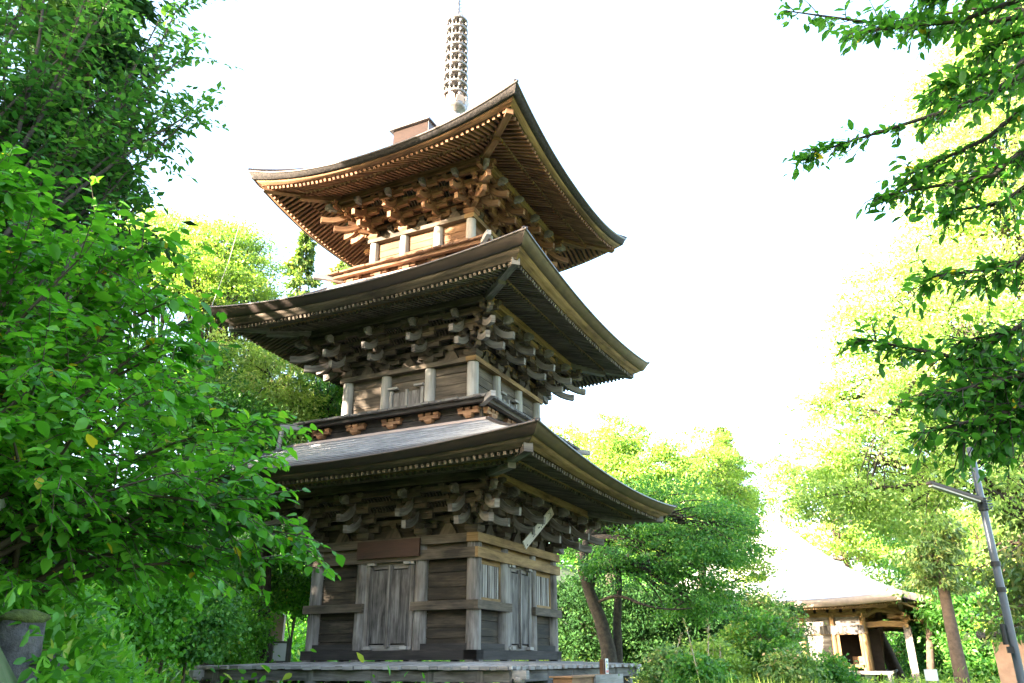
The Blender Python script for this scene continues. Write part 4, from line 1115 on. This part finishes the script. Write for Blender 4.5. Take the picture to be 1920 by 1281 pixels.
T += [at(u, v, D) for u, v, D in ((470, 800, 5.2), (480, 860, 5.0), (500, 940, 5.2), (585, 1025, 5.4), (540, 1000, 5.2), (500, 1050, 5.6), (440, 1050, 5.6), (450, 830, 5.8), (470, 900, 5.5))]
shrub('dense near shrub with drooping heart shaped leaves reaching across the pagoda', 'leafy_shrub', f, T, .082, L['shrub'], 19, 11, .022, .37)
f = at(-260, 1000, 6.5); f[2] = gz(f[0], f[1])
T = [at(u, v, rnd.uniform(5.0, 8.0)) for u, v in inpoly([(-200, 290), (0, 290), (90, 370), (190, 430), (250, 470), (290, 540), (310, 600), (320, 640), (160, 680), (-150, 660)], 44)]
T += [at(u, v, D) for u, v, D in ((270, 460, 5.4), (330, 560, 5.3), (345, 600, 5.6), (180, 420, 6.2), (300, 530, 6), (340, 650, 5.6))]
shrub('bright broad leaved young tree at left below the dark branches', 'young_tree', f, T, .095, L['shrub'], 19, 9, .03, .40, cat='tree', bark='twig')
# one twig with turning leaves reaching out before the dark eaves
# ---- upper left: dark spreading tree and cedar
f = at(-420, 900, 15.5); f[2] = gz(f[0], f[1])
T = [at(u, v, rnd.uniform(14.4, 17.0)) for u, v in inpoly([(-250, -150), (150, -150), (260, 0), (300, 60), (310, 120), (290, 200), (250, 260), (190, 330), (100, 380), (-200, 420)], 70)]
T += [at(u, v, D) for u, v, D in ((370, 205, 15.2), (350, 225, 14.9), (340, 110, 15.4), (320, 125, 15.6), (300, 35, 15.5), (262, 300, 15.3), (240, 320, 14.9), (255, 385, 15.2), (220, 370, 15.6), (310, 215, 15.4), (290, 225, 15.1), (330, 20, 16.1))]
shrub('tall dark leaved tree with layered branches against the sky at upper left', 'spreading_tree', f, T, .19, L['dark'], 26, 11, .09, 1.1, cat='tree', asp=.5, sag=.06, shape='rhomb', start=.42, bark='bark', minr=.008)
b = at(-60, 1000, 17); b[2] = gz(b[0], b[1])
conifer('dark cedar at the top left corner behind the spreading branches', b, 21, 3.4, L['cedar'], 26000, .26, tr=.3, low=.3)

# ---- behind the pagoda on the left
def gtree(u, v0, D): p = at(u, v0, D); p[2] = gz(p[0], p[1]); return p
b = gtree(420, 1100, 24.9)
tree('broadleaf_tree', 'round yellow green tree rising behind the left eave of the middle roof', 'tree', b, at(420, 600, 25), .28,
     [B(400, 480, 24.9, 1.46), B(450, 500, 25.4, 1.38), B(360, 520, 24.5, 1.46), B(330, 470, 25.8, 1.29), B(480, 555, 24.9, 0.95), B(420, 560, 24.1, 1.55), B(310, 430, 26.7, 1.03), B(440, 460, 25.8, 1.12)], 420, 90, .10, L['yellowgreen'], spread=.36)
b = gtree(500, 1100, 62); conifer('slim upright cedar between the yellow tree and the pagoda', b, at(505, 425, 62)[2]-b[2], 5.4, L['cedar_warm'], 12000, .42)
b = gtree(600, 1100, 66); conifer('sunny cedar behind the balcony of the top storey', b, at(615, 445, 66)[2]-b[2], 6.0, L['cedar_warm'], 16000, .42)
b = gtree(285, 1100, 26.0); tree('broadleaf_tree', 'pale yellow tree top showing behind the near leaves at left', 'tree', b, at(285, 700, 26), .2, [B(290, 430, 26.0, 1.04), B(250, 480, 26.0, 1.43), B(320, 500, 25.4, 1.30)], 200, 90, .105, L['pale'], spread=.33)
b = gtree(520, 1080, 24)
tree('ivy_tree', 'ivy draped tree with bright yellow patches left of the middle storey', 'tree', b, at(520, 760, 24), .22,
     [B(520, 720, 24, 1.2), B(540, 780, 23.5, 1.1), B(490, 690, 24, 1.0), B(470, 760, 23.5, 1.3), B(450, 640, 25, 1.2), B(430, 700, 24.5, 1.4)], 300, 90, .10, L['pale'], spread=.38, droop=.3)
b = gtree(610, 1080, 25)
tree('rounded_tree', 'small rounded green tree close behind the left of the middle storey', 'tree', b, at(610, 800, 25), .2,
     [B(605, 735, 25, 1.0), B(570, 770, 25, 1.0), B(625, 790, 25.5, 1.1), B(650, 740, 26, 1.0), B(590, 830, 25, 1.2)], 220, 100, .09, L['midgreen'], spread=.34)
b = gtree(420, 1100, 22)
tree('broadleaf_tree', 'mid green leafy tree filling the gap left of the lowest roof', 'tree', b, at(420, 900, 22), .2,
     [B(430, 830, 22, 1.5), B(390, 760, 22.5, 1.5), B(490, 830, 22, 1.0), B(340, 800, 22, 1.6), B(440, 910, 21.5, 1.4), B(300, 700, 23, 1.8)], 360, 90, .11, L['midgreen'], spread=.42)
for i, (u, v, D, r, lab) in enumerate(((560, 1090, 25.5, 1.0, 'low leafy bush on the slope just left of the corner column'), (470, 1060, 26, 1.3, 'large pale bush on the slope above the notice panel'), (430, 1160, 23, 1.1, 'rounded bush left of the deck end'), (545, 960, 27, 1.5, 'tall bush behind the left end of the lowest eave'), (250, 1120, 15, .9, 'wide bush on the bank beneath the near shrub'), (360, 1150, 17, .8, 'low bush on the bank left of the deck corner'), (150, 1090, 14, 1.0, 'leafy bush at far left under the shrub stems'), (330, 1060, 19, 1.3, 'tall bush in the gap under the reaching shrub'))):
    p = at(u, v, D); b = np.array([p[0], p[1], gz(p[0], p[1])])
    tree('slope_bush', lab, 'bush', b, p, .05, [(p, (r, r, r*.7)), (p+np.array([-.6, .2, -.3])*r, (r*.8, r*.8, r*.6)), (p+np.array([.5, -.2, -.45])*r, (r*.7, r*.7, r*.6))], 170, 90, .075, L['midgreen'] if i % 2 else L['grass'], 'twig', spread=.3, group='bushes on the slope', shape='leaf', asp=.7)

# ---- right of the pagoda
D0 = 33.0; b = gtree(1148, 1240, D0)
ln = [np.array([*b[:2], b[2]-.2]), at(1140, 1215, D0), at(1125, 1160, D0), at(1105, 1110, D0), at(1092, 1070, D0), at(1100, 1010, D0), at(1130, 930, D0)]
ct = tree('cherry_tree', 'old leaning tree with thick mossy trunk just right of the pagoda', 'tree', b, at(1100, 1010, D0), .34,
     [B(1150, 1060, 32.4, 1.42), B(1230, 1040, 32.4, 1.55), B(1300, 1060, 33.0, 1.55), B(1180, 960, 33.6, 1.81), B(1260, 960, 33.6, 1.81), B(1340, 1000, 33.6, 1.81), B(1360, 1095, 33.6, 1.0), B(1280, 1130, 32.4, 1.04), B(1365, 1030, 34.9, 1.1), B(1080, 1010, 34.9, 1.29), B(1330, 1150, 33.0, 0.78)],
     430, 85, .125, L['midgreen'], spread=.55, lean=ln, droop=.15)
b2 = gtree(1158, 1240, 33.3)
mb = MB(); mb.tube([tuple(b2), tuple(at(1157, 1170, 33.3)), tuple(at(1160, 1090, 33.3)), tuple(at(1150, 1000, 33.5))], [.2, .17, .14, .08], 9)
tag(mb.build('thin_trunk', M['bark']), 'thin straight trunk standing beside the old leaning tree', 'tree trunk')
mb = MB(); mb.tube(limb(at(1113, 1135, 33), at(1200, 1132, 32), .1), .065, 6); mb.tube(limb(at(1200, 1132, 32), at(1300, 1140, 31.6), -.05), [.06, .045, .04, .035, .03, .025, .02], 6)
mb.build('limb', M['bark'], ct)
b = gtree(1150, 1240, 44.4)
tree('broadleaf_tree', 'tall sunny yellow green tree behind the right eave of the lowest roof', 'tree', b, at(1150, 950, 44), .35,
     [B(1130, 860, 44.4, 2.16), B(1160, 820, 44.4, 1.80), B(1210, 870, 44.4, 2.28), B(1100, 900, 44.4, 1.92), B(1270, 900, 44.4, 2.04), B(1150, 930, 43.2, 2.40), B(1240, 960, 43.2, 2.40), B(1070, 830, 45.6, 1.44)], 480, 90, .17, L['yellowgreen'], spread=.6)
b = gtree(1330, 1240, 50.4)
tree('broadleaf_tree', 'tall pale tree between the pagoda and the distant hall', 'tree', b, at(1330, 950, 50), .4,
     [B(1320, 840, 50.4, 1.92), B(1345, 900, 50.4, 2.64), B(1300, 920, 50.4, 2.52), B(1380, 960, 50.4, 2.16), B(1330, 1000, 49.2, 2.76), B(1390, 1050, 49.2, 1.92), B(1250, 1000, 50.4, 2.40)], 420, 90, .18, L['yellowgreen'], spread=.66)
b = gtree(1400, 1240, 84); conifer('tall warm tinted cedar left of the hall roof', b, at(1388, 800, 84)[2]-b[2], 6.5, L['cedar_warm'], 18000, .5)
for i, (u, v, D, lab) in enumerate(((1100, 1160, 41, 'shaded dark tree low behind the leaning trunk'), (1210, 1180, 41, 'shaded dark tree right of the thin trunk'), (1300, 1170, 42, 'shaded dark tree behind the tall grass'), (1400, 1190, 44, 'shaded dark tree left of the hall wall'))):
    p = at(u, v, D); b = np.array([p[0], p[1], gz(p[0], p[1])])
    tree('shade_tree', lab, 'tree', b, p, .15, [(p, (2.4, 2.4, 1.7)), (p+np.array([1.2, .3, .6]), (1.8, 1.8, 1.2)), (p+np.array([-1, 0, .8]), (1.7, 1.7, 1.2)), (p-np.array([0, 0, 1.0]), (2.4, 2.2, .9))], 280, 80, .16, L['cedar'], spread=.55, group='dark trees behind')  # shade under the crowns put into the leaf colour, dark cedar green
# maples and shrubs before the hall
for i, (u, v, D, r, m_, lab) in enumerate(((1440, 1160, 17, .5, 'maple', 'feathery pale maple beside the hall eave'), (1425, 1200, 16, .62, 'midgreen', 'bushy green shrub in front of the hall wall'), (1490, 1262, 15, .38, 'maple', 'low shrub beneath the hall doorway'), (1390, 1240, 16, .55, 'yellowgreen', 'yellow green shrub left of the hall'), (1340, 1255, 15, .5, 'yellowgreen', 'low round shrub behind the tall grass'), (1255, 1262, 14.5, .38, 'maple', 'low pale shrub just right of the deck end'), (1310, 1275, 13.5, .32, 'midgreen', 'small green shrub among the tall grass'), (1565, 1275, 16, .35, 'midgreen', 'small shrub under the hall veranda'))):
    p = at(u, v, D); b = np.array([p[0], p[1], gz(p[0], p[1])])
    tree('garden_shrub', lab, 'shrub', b, p, .05, [(p, (r, r, r*.7)), (p+np.array([-.5, .3, -.5])*r, (r*.9, r*.9, r*.6)), (p+np.array([.4, .1, -.9])*r, (r*.8, r*.8, r*.5)), (p+np.array([-.2, .1, .7])*r, (r*.5, r*.5, r*.4))], 130, 60, .075, L[m_], 'twig', spread=.2, group='shrubs before the hall', flat=.4)
# ---- big bright trees on the right
b = gtree(2040, 1300, 15.4)
tree('broadleaf_tree', 'huge sunlit tree with pale leaves and dark limbs on the right', 'tree', b, at(1840, 640, 15.4), .13,
     [B(1640, 620, 15.0, 0.91), B(1700, 540, 15.4, 1.05), B(1620, 760, 14.7, 0.84), B(1720, 700, 15.4, 0.98), B(1560, 850, 14.7, 0.66), B(1640, 860, 14.7, 0.84), B(1720, 830, 15.4, 0.98), B(1550, 930, 14.3, 0.52), B(1800, 620, 15.4, 1.12), B(1800, 760, 15.4, 1.05), B(1860, 880, 14.7, 0.91), B(1620, 940, 14.3, 0.56), B(1700, 950, 14.7, 0.70), B(1540, 770, 14.7, 0.32), B(1510, 760, 14.7, 0.21)],
     820, 80, .072, L['pale'], spread=.30, up=.3)
b = gtree(2060, 1300, 17.5)
tree('broadleaf_tree', 'towering pale tree filling the upper right behind the near branches', 'tree', b, at(1930, 500, 17.5), .2,
     [B(1780, 420, 17.5, 1.12), B(1850, 300, 17.5, 1.40), B(1800, 200, 18.2, 1.12), B(1880, 120, 18.2, 1.40), B(1900, 450, 17.5, 1.40), B(1780, 520, 16.8, 0.98), B(1760, 330, 18.2, 0.63), B(1900, 20, 18.9, 1.26), B(1840, 80, 18.9, 0.91), B(1930, 650, 16.8, 1.40)],
     760, 85, .09, L['pale'], spread=.36, up=.3)
b = gtree(1805, 1280, 46); conifer('green cedar with a straight tan trunk right of the porch post', b, at(1805, 850, 46)[2]-b[2], 3.2, L['cedar_warm'], 20000, .24, low=.42, spread=.45, tr=.36)
b = gtree(2010, 1280, 20); conifer('tall drooping cedar at the right edge', b, at(1990, 600, 20)[2]-b[2], 2.0, L['cedar_warm'], 20000, .15, low=.25, spread=.3, tr=.16)
for i, (u, v, D, r, m_, lab) in enumerate(((1720, 1000, 74, 5.0, 'yellowgreen', 'pale far tree right above the porch roof'), (1560, 960, 72, 5.0, 'yellowgreen', 'far tree just behind the slope of the hall roof'), (1800, 1080, 62, 4.2, 'midgreen', 'green far tree right of the porch'), (1900, 1060, 60, 4.2, 'yellowgreen', 'far leafy tree near the right edge'), (1770, 1180, 74, 3.2, 'dark', 'dark far tree beside the porch post'), (1850, 1190, 56, 2.6, 'midgreen', 'low far tree behind the shed'), (1660, 1200, 84, 3.8, 'midgreen', 'green far tree seen under the porch'))):
    p = at(u, v, D); b = np.array([p[0], p[1], gz(p[0], p[1])])
    tree('far_tree', lab, 'tree', b, p, .35, [(p, (r, r, r*.8)), (p+np.array([-.5, 0, .5])*r, (r*.7, r*.7, r*.5)), (p+np.array([.6, .2, -.3])*r, (r*.8, r*.8, r*.6)), (p+np.array([0, 0, -.8])*r, (r*.9, r*.8, r*.5))], 330, 70, .26, L[m_], 'cedarbark', spread=.8, group='trees beyond the hall')
for i, (u, v0, D, r, lean, lab) in enumerate(((1745, 1281, 56, .25, -5, 'thin dark trunk right of the porch post'), (1690, 1281, 68, .5, -75, 'pale slanting trunk seen under the porch beam'), (1650, 1281, 60, .3, -3, 'upright trunk seen under the porch'))):
    b = gtree(u, v0, D); mb = MB(); t = at(u+lean, 1120, D); mb.tube([tuple(b), tuple((b+t)/2), tuple(t)], [r, r*.85, r*.6], 9)
    tag(mb.build('tree_trunk', M['cedarbark']), lab, 'tree trunk', 'trunks behind the hall')
# far wooded hill closing the view
hp = []
for i in range(2600):
    a = rnd.uniform(-1.15, 1.15); Dh = rnd.uniform(95, 150)
    dirv = np.array([BF[0]*math.cos(a)+BR[0]*math.sin(a), BF[1]*math.cos(a)+BR[1]*math.sin(a)]); dirv /= np.linalg.norm(dirv)
    x, y = CPOS[:2]+dirv*Dh; hp.append((x, y, gz(x, y)+rnd.uniform(0, 5.5), rnd.uniform(1.2, 2.4)))
hp = np.array(hp); idx = np.repeat(np.arange(len(hp)), 26); n = len(idx); d = unit(rv(n))
P = hp[idx, :3]+d*hp[idx, 3:4]*np.array([1, 1, .8]); Lg = .9*(.6+.8*rng.random(n))
tag(leaf_object('far_woods', P, unit(d*.4+rv(n)*.6+np.array([0, 0, -.3])), unit(d+rv(n)*.4+np.array([0, 0, .5])), Lg, Lg*.55, L['midgreen']), kind='stuff')

# ---- overhanging branches at the right, from a tree just outside the view
f = at(2420, 700, 6.2); f[2] = gz(f[0], f[1]); fork = np.array([f[0], f[1], 3.4])
root = empty('overhanging_tree', f, 'nearby tree reaching in from the right with dark leafy branches', 'tree')
mbt = MB(); mbt.tube([tuple(f-np.array([0, 0, .2])), tuple(f*.5+fork*.5+np.array([.06, .03, 0])), tuple(fork), tuple(fork+np.array([.2, -.15, 1.6])), tuple(fork+np.array([.3, -.3, 3.2]))], [.15, .125, .105, .07, .03], 10)
Ps, Ds, Ns, Ls, Ts = [], [], [], [], []
brs = []
for (us, vs_, Ds_) in (((1990, -30, 5.0), (1800, 40, 4.8), (1600, 60, 4.6)), ((1980, 20, 5.2), (1760, 60, 5), (1470, 20, 4.7)), ((1980, 110, 5.0), (1800, 200, 4.8), (1500, 295, 4.6)), ((1970, 160, 5.2), (1850, 260, 5.0), (1700, 330, 4.8)), ((1990, 220, 5.1), (1860, 330, 4.9), (1640, 370, 4.7)),
                       ((1980, 680, 5.2), (1840, 680, 5.0), (1600, 632, 4.8)), ((1980, 690, 5.0), (1870, 715, 4.8), (1740, 745, 4.7)), ((1990, 730, 5.0), (1880, 775, 4.8), (1720, 815, 4.6)), ((1980, 760, 5.1), (1900, 790, 4.9), (1800, 815, 4.7)), ((1990, 420, 4.9), (1900, 500, 4.8), (1730, 520, 4.7)), ((1990, 560, 5.0), (1900, 620, 4.9), (1800, 640, 4.8)),
                       ((1990, 60, 4.6), (1900, 130, 4.5), (1780, 150, 4.4)), ((1990, -60, 5), (1900, -20, 4.8), (1720, 0, 4.7)), ((1990, 250, 5.4), (1900, 300, 5.2), (1790, 350, 5)), ((2000, 640, 5.2), (1930, 700, 5.), (1860, 720, 4.9)), ((2000, 5, 5.2), (1920, 60, 5.), (1850, 90, 4.9)), ((1990, 700, 5.3), (1900, 760, 5.1), (1760, 740, 5)), ((1990, 120, 5.6), (1880, 170, 5.4), (1740, 190, 5.2)), ((1990, 300, 5.7), (1880, 380, 5.5), (1760, 400, 5.3)), ((1990, 790, 5.5), (1930, 810, 5.4), (1850, 840, 5.2)), ((1990, 30, 5.8), (1860, 10, 5.6), (1700, 40, 5.4)), ((1990, 620, 5.6), (1900, 660, 5.4), (1780, 690, 5.2))):
    a, b_, c_ = at(*us), at(*vs_), at(*Ds_)
    zs = min(max(a[2]-.55, f[2]+1.0), fork[2]+2.6); st0 = np.array([f[0]+(.2 if zs > fork[2] else 0), f[1], zs])
    pts = [st0*(1-t)+a*t+np.array([0, 0, .18*math.sin(math.pi*t)]) for t in (0, .35, .7)]+[a+(b_-a)*t+(c_-2*b_+a)*t*t*.0 for t in (0, .5)]+[b_+(c_-b_)*t for t in (0, .35, .7, 1)]
    mbt.tube([tuple(q) for q in pts], [.04, .032, .026, .022, .018, .014, .011, .008, .004], 6, False)
    arr = np.array(pts[1:]); seg = len(arr)-1
    for _ in range(66):
        x = rnd.random()**.8*seg*.999; i = int(x); p = arr[i]+(arr[i+1]-arr[i])*(x-i)
        dr = unit((arr[i+1]-arr[i])[None])[0]+rng.normal(size=3)*.7+np.array([0, 0, -.12]); dr /= np.linalg.norm(dr)
        tl = rnd.uniform(.10, .36)*(1.05-.45*x/seg); e = p+dr*tl+np.array([0, 0, -.05]); mbt.tube([tuple(p), tuple((p+e)/2+np.array([0, 0, .02])), tuple(e)], [.004, .003, .0015], 4, False)
        sd_ = np.cross(dr, [0, 0, 1]); sd_ /= max(1e-6, np.linalg.norm(sd_))
        for j in range(5):
            t = min(1, (j+.2+rnd.random())/5)
            Ps.append(p+(e-p)*t); Ds.append(dr*.6+sd_*(.7 if j % 2 else -.7)+rng.normal(size=3)*.45+np.array([0, 0, -.35*rnd.random()*2])); Ns.append(np.array([0, 0, 1])+rng.normal(size=3)*.45)
            Ls.append(.074*rnd.uniform(.45, 1.3)); Ts.append(.45+rng.normal(0, .22))
mbt.build('trunk', M['bark'], root); Ls = np.array(Ls)
leaf_object('crown', np.array(Ps), np.array(Ds), np.array(Ns), Ls, Ls*.48, L['cherry'], root, 'leaf', np.clip(np.array(Ts), 0, 1))

# ---- trees of the wooded bank outside the view on the sunny side; they shade the lower storeys
for i, (x, y, h, r, n) in enumerate(((-13.5, -14.5, 13.6, 4.2, 330), (-9.0, -19.5, 13.4, 4.0, 330), (-17.5, -11.0, 14.0, 3.6, 240), (1.5, -21.5, 8.8, 4.0, 300), (9.5, -25.5, 10.5, 3.8, 260))):
    b = np.array([x, y, gz(x, y)]); z = b[2]+h
    tree('bank_tree', 'leafy bank tree behind the camera', 'tree', b, (x, y, z-3), .3,
         [((x, y, z-r), (r, r, r)), ((x+1, y-1, z-r*2), (r, r, r)), ((x-1, y+1, z-r*2.6), (r*1.1, r*1.1, r*.9))], n, 46, .55, L['midgreen'], spread=.9, group='trees on the bank', twigs=False)

# ================================================================== GROUND COVER
def AB(a, b): return CPOS[0]+math.cos(YAW)*a-math.sin(YAW)*b, CPOS[1]+math.sin(YAW)*a+math.cos(YAW)*b
def cover(name, n, a0, a1, b0, b1, leaf, mat, clump=.22, per=14, hgt=.25, shape='leaf', asp=.55, tilt=.5, wedge=.7):
    A = []
    while len(A) < n:
        a, b = rnd.uniform(a0, a1), rnd.uniform(b0, b1)
        if abs(a) > b*wedge+1.0: continue
        if b < 12.5 and -.375*b < a < 0: continue
        if b < 4.6 and a < -.56*b: continue
        x, y = AB(a, b)
        if abs(x) < 4.3 and abs(y) < 4.3: continue
        if abs(x-HX) < 7.5 and abs(y-HY) < 7.5: continue
        A.append((x, y))
    P0 = np.array(A); idx = np.repeat(np.arange(n), per); m = len(idx)
    xy = P0[idx]+rng.normal(size=(m, 2))*clump
    z = ground_z(xy[:, 0], xy[:, 1])+np.abs(rng.normal(0, hgt, m))*(.4+1.2*rng.random(n))[idx]
    P = np.column_stack([xy, z]); D = unit(rv(m)*.8+np.array([0, 0, .15])); N = unit(rv(m)*tilt+np.array([0, 0, 1])); Lg = leaf*(.5+rng.random(m))
    return tag(leaf_object(name, P, D, N, Lg, Lg*asp, mat, None, shape, np.clip(.5+rng.normal(0, .22, n)[idx]+rng.normal(0, .15, m), 0, 1)), kind='stuff')
cover('fern_cover', 900, -8.5, -1.5, 4.4, 12, .16, L['grass'], .10, 9, .16, shape='rhomb', asp=.2)
cover('undergrowth', 3600, -8.5, -.8, 3.9, 13, .075, L['grass'], .13, 18, .11)
cover('slope_plants', 6500, -26, -2, 13, 46, .17, L['grass'], .35, 14, .4)
cover('meadow', 5000, -1, 34, 10, 50, .16, L['yellowgreen'], .4, 12, .25, asp=.3)
# grass blades on the bank
def blades(name, pts_uv, n, D0, D1, h, mat, wd=.012, arch=.5, kind='stuff'):
    P0 = []
    for u, v in inpoly(pts_uv, n):
        p = at(u, v, D0+(D1-D0)*rnd.random()); P0.append((p[0], p[1], gz(p[0], p[1])))
    P0 = np.array(P0); D = unit(rv(n)*np.array([1, 1, .2])*arch+np.array([0, 0, 1])); Lg = h*(.5+.8*rng.random(n))
    return leaf_object(name, P0, D, unit(rv(n)*np.array([1, 1, .1])), Lg, np.full(n, wd), mat, None, 'blade')
tag(blades('tall_grass', [(1250, 1200), (1500, 1200), (1500, 1290), (1250, 1290)], 8000, 12.0, 16.5, 1.2, L['yellowgreen'], .028, .35), kind='stuff')
tag(blades('bank_grass', [(-150, 1100), (480, 1100), (480, 1290), (-150, 1290)], 2600, 6.0, 10, .17, L['grass'], .009, .9), kind='stuff')
for i in range(5):                                       # pampas plumes beside the deck
    p = at(rnd.uniform(1245, 1345), 1230, rnd.uniform(13, 15)); g = gz(p[0], p[1]); h = rnd.uniform(1.85, 2.45)
    root = empty('pampas_grass', (p[0], p[1], g), 'straw coloured pampas plume in the tall grass right of the deck', 'grass plume', 'pampas plumes')
    tipx = np.array([p[0]+rnd.uniform(-.35, .35), p[1]+rnd.uniform(-.2, .2), g+h]); l = limb((p[0], p[1], g), tipx, .05, 6, .05)
    mb = MB(); mb.tube(l, .006, 5); mb.build('stalk', M['plank'], root)
    n = 60; t = rng.random(n); a_, b_ = np.array(l[4]), np.array(l[6]); P = a_+(b_-a_)*t[:, None]*1.15
    leaf_object('plume', P, unit(rv(n)*.5+(b_-a_)/np.linalg.norm(b_-a_)), rv(n), np.full(n, .075), np.full(n, .012), L['plume'], root)
